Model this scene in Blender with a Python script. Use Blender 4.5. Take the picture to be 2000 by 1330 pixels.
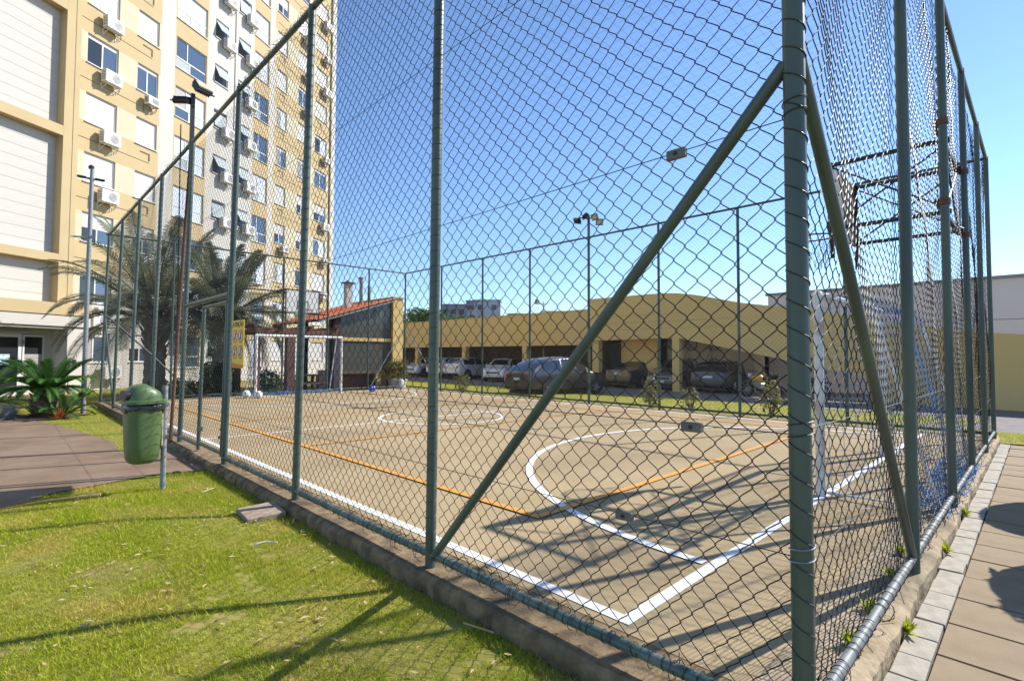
import bpy, math, random
import numpy as np
from mathutils import Matrix, Vector
R_ = math.radians
random.seed(7); RNG = np.random.default_rng(7)
for o in list(bpy.data.objects): bpy.data.objects.remove(o)
sc = bpy.context.scene; COL = sc.collection
# ------------------------------------------------------------------ camera
H = 1.42
cd = bpy.data.cameras.new('camera'); cam = bpy.data.objects.new('camera', cd); COL.objects.link(cam); sc.camera = cam
cd.sensor_width = 36; cd.lens = 36*1015/2000; cd.clip_start = .05; cd.clip_end = 2000
cam.matrix_world = Matrix(((.714,-.023,-.700,0),(-.700,-.018,-.714,0),(.004,1,-.029,H),(0,0,0,1)))
_m = cam.matrix_world.to_3x3(); 
cam.matrix_world = Matrix.Translation((0,0,H)) @ _m.to_quaternion().normalized().to_matrix().to_4x4() @ Matrix.Rotation(.008,4,'X'); cd.shift_y = -.0041
# ------------------------------------------------------------------ world, sun, exposure
SUN_AZ = R_(-20); SUN_EL = R_(40)           # azimuth from +X
w = bpy.data.worlds.new('World'); sc.world = w; w.use_nodes = True
nt = w.node_tree; bg = nt.nodes['Background']; sky = nt.nodes.new('ShaderNodeTexSky'); sky.sky_type = 'NISHITA'
sky.sun_disc = False; sky.sun_elevation = SUN_EL; sky.sun_rotation = R_(110); sky.air_density = 1.0; sky.dust_density = .08; sky.ozone_density = 5.; sky.altitude = 900
nt.links.new(sky.outputs[0], bg.inputs[0]); bg.inputs[1].default_value = .15
ld = bpy.data.lights.new('sun', 'SUN'); ld.energy = 5.0; ld.angle = R_(.53); ld.color = (1,.965,.90)
sun = bpy.data.objects.new('sun', ld); COL.objects.link(sun)
sv = Vector((math.cos(SUN_AZ)*math.cos(SUN_EL), math.sin(SUN_AZ)*math.cos(SUN_EL), math.sin(SUN_EL)))
sun.rotation_euler = sv.to_track_quat('Z','Y').to_euler(); sun.location = (30,-10,30)
sc.view_settings.view_transform = 'Standard'; sc.view_settings.look = 'None'; sc.view_settings.gamma = 1; sc.view_settings.use_curve_mapping = False
sc.view_settings.exposure = .66
sc.render.engine = 'CYCLES'; sc.render.resolution_x = 1024; sc.render.resolution_y = 680
# ------------------------------------------------------------------ materials
M = {}
def mat(name, col, col2=None, scale=4., rough=.8, metal=0., spec=.5, bump=0., bscale=None, detail=6., ramp=(.35,.65), coat=0., stretch=None, trans=0., col3=None, scale3=.6):
    m = bpy.data.materials.new(name); m.use_nodes = True; t = m.node_tree; n = t.nodes; l = t.links; b = n['Principled BSDF']
    b.inputs['Base Color'].default_value = (*col,1); b.inputs['Roughness'].default_value = rough; b.inputs['Metallic'].default_value = metal
    b.inputs['Specular IOR Level'].default_value = spec; b.inputs['Coat Weight'].default_value = coat
    if trans: b.inputs['Transmission Weight'].default_value = trans
    tc = n.new('ShaderNodeTexCoord'); mp = n.new('ShaderNodeMapping'); l.new(tc.outputs['Object'], mp.inputs[0])
    if stretch: mp.inputs['Scale'].default_value = stretch
    if col2:
        nz = n.new('ShaderNodeTexNoise'); nz.inputs['Scale'].default_value = scale; nz.inputs['Detail'].default_value = detail; l.new(mp.outputs[0], nz.inputs['Vector'])
        cr = n.new('ShaderNodeValToRGB'); cr.color_ramp.elements[0].position = ramp[0]; cr.color_ramp.elements[1].position = ramp[1]
        cr.color_ramp.elements[0].color = (*col,1); cr.color_ramp.elements[1].color = (*col2,1); l.new(nz.outputs[0], cr.inputs[0]); out = cr.outputs[0]
        if col3:
            n3 = n.new('ShaderNodeTexNoise'); n3.inputs['Scale'].default_value = scale3; n3.inputs['Detail'].default_value = 5; l.new(mp.outputs[0], n3.inputs['Vector'])
            r3 = n.new('ShaderNodeValToRGB'); r3.color_ramp.elements[0].position = .5; r3.color_ramp.elements[1].position = .7
            l.new(n3.outputs[0], r3.inputs[0]); mx = n.new('ShaderNodeMix'); mx.data_type = 'RGBA'; l.new(r3.outputs[0], mx.inputs[0]); l.new(out, mx.inputs[6]); mx.inputs[7].default_value = (*col3,1); out = mx.outputs[2]
        l.new(out, b.inputs['Base Color'])
    if bump:
        nb = n.new('ShaderNodeTexNoise'); nb.inputs['Scale'].default_value = bscale or scale*6; nb.inputs['Detail'].default_value = 5; l.new(mp.outputs[0], nb.inputs['Vector'])
        bp = n.new('ShaderNodeBump'); bp.inputs['Strength'].default_value = bump; bp.inputs['Distance'].default_value = .35/(bscale or scale*6); l.new(nb.outputs[0], bp.inputs['Height']); l.new(bp.outputs[0], b.inputs['Normal'])
    M[name] = m; return m
def leafmat(name, a, b2, c3=None, s=2.5, tr=.35, s3=.9):
    m = mat(name, a, b2, s, .55, spec=.3, col3=c3, scale3=s3); t = m.node_tree; b = t.nodes['Principled BSDF']; out = t.nodes['Material Output']
    tl = t.nodes.new('ShaderNodeBsdfTranslucent'); mx = t.nodes.new('ShaderNodeMixShader'); mx.inputs[0].default_value = tr
    src = b.inputs['Base Color'].links[0].from_socket; t.links.new(src, tl.inputs[0]); t.links.new(b.outputs[0], mx.inputs[1]); t.links.new(tl.outputs[0], mx.inputs[2]); t.links.new(mx.outputs[0], out.inputs[0])
    return m
mat('court',(.33,.246,.135),(.388,.294,.17),1.3,.9,spec=.15,bump=.25,bscale=160,col3=(.285,.212,.122),scale3=.35,ramp=(.3,.7))
mat('white_line',(.78,.77,.74),(.66,.64,.60),14,.7,ramp=(.35,.8)); mat('orange_line',(.72,.30,.03),(.62,.27,.05),14,.7)
mat('kerb',(.12,.076,.036),(.27,.188,.097),9,.95,bump=.9,bscale=40,col3=(.075,.054,.032),scale3=2.5)
mat('footing',(.27,.20,.12),(.42,.33,.21),7,.95,bump=.8,bscale=35,col3=(.16,.13,.08),scale3=2.2)
mat('stone',(.30,.265,.21),(.40,.36,.29),12,.9,bump=.5,bscale=60); mat('paver',(.215,.155,.086),(.285,.212,.126),3,.9,bump=.3,bscale=80,col3=(.17,.122,.068),scale3=1.1)
mat('joint',(.10,.085,.06),(.16,.13,.09),20,1)
mat('path',(.17,.108,.062),(.235,.155,.095),2.2,.9,bump=.35,bscale=70,col3=(.25,.165,.105),scale3=.7,stretch=(1,1,1))
mat('parking',(.15,.13,.12),(.20,.175,.16),5,.92,bump=.3,bscale=30); mat('soil',(.12,.075,.045),(.2,.13,.08),9,1,bump=.6)
mat('lawn',(.19,.175,.03),(.28,.25,.045),9,.95,bump=.8,bscale=90,col3=(.27,.185,.075),scale3=1.3)
leafmat('blade',(.17,.25,.010),(.60,.62,.035),(.60,.47,.10),170,.4,1.5); leafmat('straw',(.42,.30,.10),(.58,.44,.18),None,60,.3)
mat('post',(.066,.094,.078),(.047,.068,.057),6,.42,spec=.5,bump=.12,bscale=90,col3=(.10,.125,.088),scale3=2.,stretch=(1,1,.3))
mat('rail',(.085,.135,.115),(.05,.082,.07),9,.42,bump=.1,bscale=60,col3=(.19,.21,.19),scale3=5)
mat('wire',(.016,.017,.018),None,rough=.55,spec=.3); mat('tie',(.03,.034,.03),None,rough=.45)
mat('rail_dull',(.17,.185,.19),(.11,.125,.125),7,.55,col3=(.24,.25,.25),scale3=4); mat('kiosk_glass',(.075,.078,.062),(.10,.10,.085),.8,.12,spec=.6); mat('steel',(.42,.43,.44),(.34,.35,.36),20,.38,metal=.7); mat('galv',(.26,.275,.285),(.20,.215,.225),30,.55,metal=.1); mat('rust',(.09,.045,.03),(.16,.07,.04),18,.8)
mat('black',(.02,.02,.022),None,rough=.5); mat('darkmetal',(.035,.033,.032),None,rough=.5,metal=.3); mat('glass_lamp',(.5,.45,.3),None,rough=.1)
mat('cream',(.52,.485,.43),(.49,.455,.40),1.1,.9,bump=.12,bscale=60); mat('white_wall',(.51,.475,.425),(.485,.45,.40),2,.9)
mat('ochre',(.475,.36,.19),(.45,.34,.178),1.2,.9,bump=.12,bscale=60); mat('pale_yellow',(.51,.462,.325),(.485,.438,.305),1.2,.9,bump=.1,bscale=60)
mat('white_pvc',(.60,.59,.57),None,rough=.45); mat('shutter',(.56,.54,.51),(.535,.515,.485),3,.6); mat('blind',(.34,.31,.29),None,rough=.6)
mat('pane',(.06,.085,.13),None,rough=.04,spec=.9,coat=.6); mat('pane_dark',(.025,.027,.03),None,rough=.05,spec=.8); mat('pane_curtain',(.48,.52,.60),(.66,.68,.72),9,.12,spec=.7,stretch=(7,1,.15),coat=.5)
leafmat('frost',(.60,.66,.66),(.64,.69,.69),tr=.5)
mat('ac',(.70,.68,.64),(.62,.60,.56),6,.55); mat('ac_dark',(.22,.21,.20),None,rough=.6); mat('conduit',(.11,.085,.06),None,rough=.8)
mat('bin',(.085,.14,.048),(.068,.115,.038),5,.42,spec=.5,coat=.1,bump=.05,bscale=40,col3=(.105,.155,.06),scale3=1.6); mat('bag',(.012,.012,.014),None,rough=.18,spec=.7,bump=1.,bscale=25)
mat('trunk',(.20,.165,.13),(.33,.28,.225),14,.95,bump=1.,bscale=25,stretch=(1,1,.35)); mat('bark',(.12,.075,.05),(.22,.15,.10),12,.95,bump=1.,bscale=30)
leafmat('frond',(.10,.12,.062),(.18,.20,.12),(.22,.20,.13),1.4); leafmat('frond_dead',(.22,.09,.05),(.32,.15,.08)); leafmat('sago',(.035,.10,.018),(.085,.19,.035),None,2.)
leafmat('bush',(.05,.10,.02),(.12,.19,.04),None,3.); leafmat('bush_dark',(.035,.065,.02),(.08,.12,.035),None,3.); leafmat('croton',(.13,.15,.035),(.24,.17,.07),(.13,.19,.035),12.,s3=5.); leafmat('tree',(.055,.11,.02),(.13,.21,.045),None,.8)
leafmat('silver',(.45,.47,.44),(.62,.63,.60)); leafmat('brom',(.45,.09,.03),(.30,.16,.05))
mat('brown_wood',(.15,.065,.045),(.20,.09,.06),6,.6,stretch=(1,1,.2)); mat('tile',(.58,.17,.06),(.46,.12,.05),5,.8,bump=.2,bscale=50,col3=(.60,.20,.09),scale3=3); mat('darkwood',(.045,.028,.022),(.07,.04,.03),5,.7)
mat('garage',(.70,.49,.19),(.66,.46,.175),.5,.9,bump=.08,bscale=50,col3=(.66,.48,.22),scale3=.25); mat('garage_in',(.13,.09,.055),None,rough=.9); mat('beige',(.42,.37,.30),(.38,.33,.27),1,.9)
mat('ware',(.62,.60,.58),(.58,.56,.55),.5,.8); mat('concrete',(.42,.40,.37),(.34,.32,.29),4,.9,bump=.3)
mat('car_white',(.70,.71,.73),None,rough=.3,coat=.8,spec=.6); mat('car_black',(.018,.017,.018),None,rough=.3,coat=.9,spec=.6); mat('car_grey',(.16,.165,.17),None,rough=.3,metal=.4,coat=.8); mat('car_dark',(.045,.047,.055),None,rough=.3,metal=.2,coat=.8)
mat('car_glass',(.015,.018,.022),None,rough=.04,spec=.9,coat=.5); mat('tyre',(.022,.022,.022),None,rough=.85); mat('rim',(.42,.42,.43),None,rough=.3,metal=.8); mat('lens_red',(.45,.02,.02),None,rough=.15,coat=.6); mat('lens_white',(.75,.76,.78),None,rough=.1,coat=.6); mat('plate',(.62,.62,.62),None,rough=.5)
mat('yellow_moto',(.75,.40,.03),None,rough=.3,coat=.5); mat('sign',(.78,.53,.03),None,rough=.5); mat('sign_dark',(.06,.05,.04),None,rough=.6); mat('sign_red',(.6,.05,.04),None,rough=.5); mat('sign_white',(.75,.70,.62),None,rough=.5); mat('sign_orange',(.65,.14,.03),None,rough=.5)
mat('goal_white',(.74,.73,.70),(.62,.60,.56),6,.5,col3=(.45,.36,.27),scale3=3); mat('net_blue',(.06,.22,.50),None,rough=.7); mat('net_string',(.08,.09,.12),None,rough=.8); mat('net_wire',(.05,.05,.06),None,rough=.6)
mat('board',(.66,.63,.59),(.60,.57,.53),3,.6); mat('board_back',(.10,.095,.095),(.15,.13,.12),6,.7); mat('rim_rust',(.22,.06,.03),None,rough=.7)
mat('ball_white',(.78,.78,.77),None,rough=.5); mat('ball_blue',(.03,.05,.42),None,rough=.4); mat('pot',(.62,.58,.53),(.5,.46,.41),7,.8); mat('slab',(.28,.205,.14),(.36,.275,.195),6,.95,bump=.5,bscale=50)
mat('dry',(.42,.27,.12),(.55,.40,.2),8,.9); mat('stick',(.55,.49,.38),None,rough=.9); mat('box_grey',(.12,.115,.10),(.17,.16,.14),10,.8); mat('far_grey',(.24,.245,.265),None,rough=.9); mat('far_white',(.46,.46,.46),None,rough=.9); mat('poster',(.08,.35,.55),(.7,.72,.7),9,.5)
# ------------------------------------------------------------------ mesh helpers
def npmesh(name, V, faces, smooth=False):
    """faces: list of int arrays (n,k)"""
    me = bpy.data.meshes.new(name); V = np.asarray(V,np.float32); me.vertices.add(len(V)); me.vertices.foreach_set('co', V.ravel())
    li = np.concatenate([f.ravel() for f in faces]).astype(np.int32); cnt = np.concatenate([np.full(len(f), f.shape[1]) for f in faces]).astype(np.int32)
    st = np.concatenate([[0],np.cumsum(cnt)[:-1]]).astype(np.int32)
    me.loops.add(len(li)); me.loops.foreach_set('vertex_index', li); me.polygons.add(len(cnt)); me.polygons.foreach_set('loop_start', st)
    me.polygons.foreach_set('use_smooth', np.full(len(cnt),bool(smooth)))
    me.update(calc_edges=True); me.validate(); return me
def link(name, me, m, parent=None, loc=(0,0,0), rot=(0,0,0)):
    o = bpy.data.objects.new(name, me); COL.objects.link(o)
    if m is not None:
        if me.materials: pass
        else: me.materials.append(M[m])
    o.parent = parent; o.location = loc; o.rotation_euler = rot; return o
def tag(o, label, cat, group=None, kind=None):
    if label: o['label'] = label
    if cat: o['category'] = cat
    if group: o['group'] = group
    if kind: o['kind'] = kind
    return o
def thing(name, label, cat, loc=(0,0,0), rz=0, group=None):
    o = bpy.data.objects.new(name, None); COL.objects.link(o); o.location = loc; o.rotation_euler = (0,0,rz); o.empty_display_size = .2
    return tag(o, label, cat, group)
def dup(o, parent=None, loc=None, rz=None, label=None):
    c = o.copy(); COL.objects.link(c); c.parent = parent
    if loc is not None: c.location = loc
    if rz is not None: c.rotation_euler = (c.rotation_euler[0], c.rotation_euler[1], rz)
    if label: c['label'] = label
    for ch in KIDS(o): dup(ch, c)
    return c
def KIDS(o): return [x for x in COL.objects if x.parent is o]
def tubes(P, r, sides=6, ref=(.31,.52,.79), cap=False):
    P = np.asarray(P,float); N,K,_ = P.shape
    T = np.gradient(P,axis=1); T /= np.linalg.norm(T,axis=2,keepdims=True)+1e-12
    ref = np.broadcast_to(np.asarray(ref,float), T.shape); n1 = np.cross(T,ref); n1 /= np.linalg.norm(n1,axis=2,keepdims=True)+1e-9; n2 = np.cross(T,n1)
    r = np.asarray(r,float); r = np.broadcast_to(r.reshape(r.shape+(1,)*(2-r.ndim)) if r.ndim<2 else r,(N,K))[:,:,None]
    a = np.arange(sides)*2*np.pi/sides
    V = (P[:,:,None,:]+r[...,None]*(np.cos(a)[:,None]*n1[:,:,None,:]+np.sin(a)[:,None]*n2[:,:,None,:])).reshape(-1,3)
    i = np.arange(N)[:,None,None]*K*sides; k = np.arange(K-1)[None,:,None]*sides; s = np.arange(sides)[None,None,:]; s2 = (s+1)%sides
    F = np.stack([i+k+s, i+k+s2, i+k+sides+s2, i+k+sides+s],-1).reshape(-1,4)
    Fs = [F]
    if cap:
        c0 = (np.arange(N)*K*sides)[:,None]+np.arange(sides)[None,::-1]; c1 = (np.arange(N)*K*sides+(K-1)*sides)[:,None]+np.arange(sides)[None,:]; Fs += [c0,c1]
    return V, Fs
class MB:
    def __init__(s): s.v=[]; s.f=[]; s.n=0
    def add(s, V, F):
        V = np.asarray(V,float).reshape(-1,3); s.v.append(V)
        for f in F: s.f.append(np.asarray(f,int)+s.n)
        s.n += len(V); return s
    def box(s, x0,x1,y0,y1,z0,z1, bev=0):
        if bev>0:
            b = bev; V=[]; 
            for z,i in ((z0,b),(z0+b,0),(z1-b,0),(z1,b)):
                for (x,y) in ((x0+b,y0+i),(x1-b,y0+i),(x1-i,y0+b),(x1-i,y1-b),(x1-b,y1-i),(x0+b,y1-i),(x0+i,y1-b),(x0+i,y0+b)): V.append((x,y,z))
            q = [[k*8+j,k*8+(j+1)%8,k*8+8+(j+1)%8,k*8+8+j] for k in range(3) for j in range(8)]
            return s.add(V,[np.array(q),np.array([[7,6,5,4,3,2,1,0]]),np.array([[24,25,26,27,28,29,30,31]])])
        V = [(x0,y0,z0),(x1,y0,z0),(x1,y1,z0),(x0,y1,z0),(x0,y0,z1),(x1,y0,z1),(x1,y1,z1),(x0,y1,z1)]
        return s.add(V,[np.array([[0,3,2,1],[4,5,6,7],[0,1,5,4],[1,2,6,5],[2,3,7,6],[3,0,4,7]])])
    def tube(s, pts, r, sides=8, cap=True):
        pts = np.asarray(pts,float)
        d = pts[-1]-pts[0]; d = d/(np.linalg.norm(d)+1e-9); ref = np.eye(3)[int(np.argmin(np.abs(d)))]*.9+np.array([.05,.03,.07])
        V,F = tubes(pts[None], np.asarray(r,float) if np.ndim(r)==0 else np.asarray(r,float)[None], sides, ref, cap); return s.add(V,F)
    def prism(s, poly, ax, a0, a1):
        """extrude 2-D polygon along axis ax (0,1,2)"""
        poly = np.asarray(poly,float); n=len(poly); V=[]
        for a in (a0,a1):
            for p in poly: q=[p[0],p[1]]; q.insert(ax,a); V.append(q)
        q = [[i,(i+1)%n,n+(i+1)%n,n+i] for i in range(n)]
        return s.add(V,[np.array(q),np.array([list(range(n))[::-1]]),np.array([list(range(n,2*n))])])
    def lathe(s, prof, seg=20, c=(0,0), cap=True):
        prof=np.asarray(prof,float); a=np.arange(seg)*2*np.pi/seg; V=np.stack([c[0]+prof[:,0,None]*np.cos(a),c[1]+prof[:,0,None]*np.sin(a),np.repeat(prof[:,1,None],seg,1)],-1).reshape(-1,3)
        K=len(prof); q=[[k*seg+j,k*seg+(j+1)%seg,(k+1)*seg+(j+1)%seg,(k+1)*seg+j] for k in range(K-1) for j in range(seg)]
        F=[np.array(q)]
        if cap: F += [np.array([list(range(seg))[::-1]]),np.array([list(range((K-1)*seg,K*seg))])]
        return s.add(V,F)
    def disc(s, c, n, r0, r1, seg=20):
        """flat ring about axis n"""
        n=Vector(n).normalized(); u=n.orthogonal().normalized(); v=n.cross(u); V=[]
        for r in (r0,r1):
            for j in range(seg): a=2*math.pi*j/seg; V.append(Vector(c)+u*(r*math.cos(a))+v*(r*math.sin(a)))
        return s.add(V,[np.array([[j,(j+1)%seg,seg+(j+1)%seg,seg+j] for j in range(seg)])])
    def mesh(s, name, smooth=False): return npmesh(name, np.concatenate(s.v), s.f, smooth)
    def build(s, name, m, parent=None, loc=(0,0,0), rot=(0,0,0), smooth=False): return link(name, s.mesh(name,smooth), m, parent, loc, rot)
def smooth_by(o, ang=40):
    me=o.data; me.polygons.foreach_set('use_smooth', np.ones(len(me.polygons),bool))
    try: me.set_sharp_from_angle(angle=R_(ang))
    except Exception: pass
    return o
def struct(o): o['kind']='structure'; return o
def grid(x0,x1,y0,y1,nx,ny,zf):
    X,Y=np.meshgrid(np.linspace(x0,x1,nx),np.linspace(y0,y1,ny),indexing='ij'); V=np.stack([X,Y,zf(X,Y)],-1).reshape(-1,3)
    i=np.arange(nx-1)[:,None]*ny+np.arange(ny-1)[None]; F=np.stack([i,i+ny,i+ny+1,i+1],-1).reshape(-1,4); return V,[F]
def poly_sheet(pts, z):
    V=[(p[0],p[1],z) for p in pts]; return V,[np.array([list(range(len(pts)))])]
def noise2(x,y,s,seed=0):
    r=np.random.default_rng(seed); o=0
    for k in range(6):
        a=r.uniform(0,6.28); f=s*(1+.7*k); o=o+np.sin((x*np.cos(a)+y*np.sin(a))*f+r.uniform(0,6.28))/(1+.6*k)
    return o/3
# ------------------------------------------------------------------ ground and setting
def mound(x,y):
    u=np.clip((1.9-x)/1.4,0,1); v=np.clip((7.4-y)/1.5,0,1)
    return -.11+.08*(u*u*(3-2*u))*(v*v*(3-2*v))
ZP=-.25
struct(MB().add(*poly_sheet([(-500,-500),(900,-500),(900,900),(-500,900)],-.40)).build('ground','parking'))
struct(MB().add(*grid(-8,2.0,-3,20,60,120,lambda X,Y: mound(X,Y)+.006*noise2(X,Y,5,3))).build('lawn','lawn'))
struct(MB().add(*poly_sheet([(-60,19.6),(13.5,19.6),(13.5,21.4),(-60,21.4)],-.19)).build('back_path','path'))
struct(MB().add(*poly_sheet([(-60,21.4),(13.5,21.4),(18,40),(-60,80)],-.175)).build('back_lawn','lawn'))
struct(MB().add(*poly_sheet([(-60,-3),(-8,-3),(-8,20),(-60,20)],-.18)).build('side_lawn','lawn'))
PATH=[(2.0,7.72),(1.51,7.88),(1.1,7.78),(.73,7.66),(.42,7.6),(.25,7.35),(.02,7.19),(-1.2,6.9),(-8,6.6),(-8,19.4),(-1,18.2),(0,17.05),(.51,16.3),(.96,14.31),(1.24,12.48),(1.42,11.17),(1.36,10.4),(1.38,10.02),(1.96,10.26),(2.0,10.26)]
struct(MB().add(*poly_sheet(PATH,-.092)).build('path','path'))
struct(MB().add(*poly_sheet([(14.6,-20),(90,-20),(90,90),(14.6,90)],ZP)).build('parking_ground','parking'))
def strip(X,Y): t=np.clip((X-12.5)/5.5,0,1); return -.06-.17*t+.01*noise2(X,Y,4,8)
struct(MB().add(*grid(12.45,18.9,1.2,34,30,90,strip)).build('grass_strip','lawn')); struct(MB().add(*grid(12.42,14.9,-5,1.19,12,30,strip)).build('grass_verge','lawn'))
# court slab with painted markings and kerbs
court=struct(MB().box(2.33,12.36,.92,19.25,-.4,0).build('court','court'))
def line(pts,w,m,z=.004,name='painted_line',closed=False):
    pts=np.asarray(pts,float)
    t=np.gradient(pts,axis=0) if not closed else np.roll(pts,-1,0)-np.roll(pts,1,0); t/=np.linalg.norm(t,axis=1,keepdims=True); n=np.stack([-t[:,1],t[:,0]],1)*w/2
    K=len(pts); V=np.concatenate([np.c_[pts-n,np.full(K,z)],np.c_[pts+n,np.full(K,z)]]); rng=np.arange(K if closed else K-1); nx=(rng+1)%K
    return MB().add(V,[np.stack([rng,nx,nx+K,rng+K],1)]).build(name,m,court)
XW0,XW1,YW0,YW1=2.44,12.15,1.60,18.35
def rect(x0,x1,y0,y1,m,z):
    return MB().add(*poly_sheet([(x0,y0),(x1,y0),(x1,y1),(x0,y1)],z)).build('painted_line',m,court)
rect(XW0-.04,XW0+.04,YW0-.04,YW1+.04,'white_line',.004); rect(XW1-.04,XW1+.04,YW0-.04,YW1+.04,'white_line',.004)
rect(XW0+.04,XW1-.04,YW0-.04,YW0+.04,'white_line',.004); rect(XW0+.04,XW1-.04,YW1-.04,YW1+.04,'white_line',.004)
rect(XW0+.04,XW1-.04,9.82,9.88,'white_line',.004)
CX=7.52
a=np.linspace(0,np.pi,420)[1:-1]
for y0,sg in ((YW0,1),(YW1,-1)):
    P=np.c_[CX-4.03*np.cos(a), y0+sg*4.03*np.sin(a)]; line(P[np.abs(P[:,1]-y0)>.05],.085,'white_line',.008)
a=np.linspace(0,2*np.pi,64,endpoint=False); line(np.c_[7.3+1.4*np.cos(a),9.75+1.4*np.sin(a)],.07,'white_line',.008,closed=True)
rect(3.36,3.44,3.1,16.9,'orange_line',.012); rect(11.2,11.28,3.1,16.9,'orange_line',.012); rect(3.44,11.2,3.1,3.18,'orange_line',.012); rect(3.44,11.2,16.82,16.9,'orange_line',.012)
for yy in (8.0,11.95): rect(3.44,11.2,yy,yy+.06,'orange_line',.012)
def kerb(name,m,along,a0,a1,b0,b1,zt,out,seed,drop=.45,J=1.):
    """broken-edged strip; 'out' = which side is the worn outer edge"""
    n=int((a1-a0)/.035); A=np.linspace(a0,a1,n); r=np.random.default_rng(seed)
    def nz(s,k): return noise2(A*s,A*0+k,1,seed+k)
    jag=np.repeat(r.normal(0,1,n//2+1),2)[:n]
    e=.016*nz(9,1)+.011*J*jag; prof=[]
    o=b0 if out<0 else b1; i=b1 if out<0 else b0; sg=-1 if out<0 else 1
    rows=[(np.full(n,i),np.full(n,zt-.003)),(np.full(n,i)+(o-i)*.55,zt+.004*nz(7,2)),(o-sg*(.035+.02*np.abs(nz(6,5)))+e*0,zt+.006*nz(8,3)),(o+sg*(e-.006),zt-.025-.016*np.abs(nz(11,4)+.4*J*jag)),(o+sg*.5*e,np.full(n,zt-drop))]
    V=[]
    for b,z in rows: V.append(np.stack([A,b,z],-1) if along=='x' else np.stack([b,A,z],-1))
    V=np.concatenate(V); q=np.arange(n-1); F=[np.stack([k*n+q,k*n+q+1,(k+1)*n+q+1,(k+1)*n+q],1) for k in range(len(rows)-1)]
    return MB().add(V,F).build(name,m,court)
kerb('kerb','kerb','y',.56,19.7,1.97,2.36,.0,-1,11); kerb('kerb','footing','x',1.98,12.9,.56,.95,.002,-1,12,.3,.25)
kerb('kerb','kerb','y',.6,19.7,12.33,12.68,.002,1,13); kerb('kerb','kerb','x',2.0,12.7,19.22,19.62,.003,1,14)
# paved walk on the right: stones and slabs one by one
walk=struct(MB().add(*poly_sheet([(-4,-6),(12.5,-6),(12.5,.60),(1.98,.60),(1.9,.3),(-4,.3)],-.115)).build('pavement','joint'))
pv=[]; 
for k in range(4): pv.append(MB().box(-.217,.217,-.44,.44,-.06,0,.003).mesh('paving_slab'))
st=MB().box(-.12,.12,-.066,.066,-.06,0,.004).mesh('kerb_stone')
for m_ in pv: m_.materials.append(M['paver'])
st.materials.append(M['stone'])
rr=random.Random(3)
for i in range(22):
    x=2.75+i*.447
    for j in range(3):
        o=link('paving_slab',pv[(i+j)%4],None,walk,(x,-.03-j*.89,-.08+rr.uniform(-.004,.004)),(rr.uniform(-.006,.006),rr.uniform(-.006,.006),0))
for i in range(41):
    link('kerb_stone',st,None,walk,(2.45+i*.247,.487+rr.uniform(-.004,.004),-.078+rr.uniform(-.005,.005)),(rr.uniform(-.02,.02),rr.uniform(-.01,.01),rr.uniform(-.015,.015)))
# ------------------------------------------------------------------ chain-link fences
FH=4.98; CELL=.106
def chain(P0, D, width, z0, z1, r=.0023, sub=3, sides=4, seed=0, sag=.012, warp=.012, out=None):
    """interlocked zigzag wires woven from P0 along unit D; out = horizontal normal"""
    p=CELL/2; nw=max(2,int(round(width/p))); p=width/nw; q=CELL/2; rows=int((z1-z0)/q); K=rows*sub+1
    t=np.arange(K)/sub; i=np.arange(nw)
    tt=t[None,:]+(i[:,None]%2); m=tt%2; tri=1-np.abs(1-m); cs=.5-.5*np.cos(np.pi*tt); wv=.62*tri+.38*cs; wv=.5+(wv-.5)*(1+3.2*r/p)
    u=(i[:,None]+wv)*p; z=z0+t[None,:]*q+0*u; off=1.15*r*np.sin(np.pi*tt)
    g=np.random.default_rng(seed); ph=g.uniform(0,6.28,12); edge=np.clip(np.minimum(u,width-u)/.3,0,1)
    off=off+sag*edge*(np.sin(u*2.1+ph[0])*np.sin(z*1.7+ph[1])+.6*np.sin(u*4.3+z*2.2+ph[2])+.35*np.sin(u*9+ph[8])*np.sin(z*7+ph[9]))
    uu=u+warp*edge*(np.sin(z*2.3+ph[3])+.7*np.sin(u*3.7+z*1.1+ph[4])+.35*np.sin(z*11+u*6+ph[10])); zz=z+warp*(.9*np.sin(u*2.9+ph[5])+.6*np.sin(u*1.3+z*2.6+ph[6])+.3*np.sin(u*12+z*5+ph[11]))*np.clip((z-z0)/.3,0,1)
    D=np.asarray(D,float); N=np.asarray(out,float)
    P=np.stack([P0[0]+uu*D[0]+off*N[0],P0[1]+uu*D[1]+off*N[1],zz],-1)
    return tubes(P,r,sides,ref=(N[0],N[1],.02))
def post_obj(par,x,y,z0=-.05,z1=FH,r=.037,m='post'):
    return smooth_by(MB().tube([(x,y,z0),(x,y,(z0+z1)/2),(x,y,z1)],r,16).build('post',m,par))
def wraps(par,x,y,r,zs,face,tilt,rw=.0026):
    """short lengths of wire bent round a post"""
    P=[]
    for z in zs:
        a=np.linspace(-1.75,1.75,9)+face; P.append(np.stack([x+(r+rw*.8)*np.cos(a),y+(r+rw*.8)*np.sin(a),z+tilt*(a-face)+random.uniform(-.004,.004)],-1))
    V,F=tubes(np.array(P),rw,4,(0,0,1)); MB().add(V,F).build('wire_tie','tie',par)['kind']='stuff'
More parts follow.
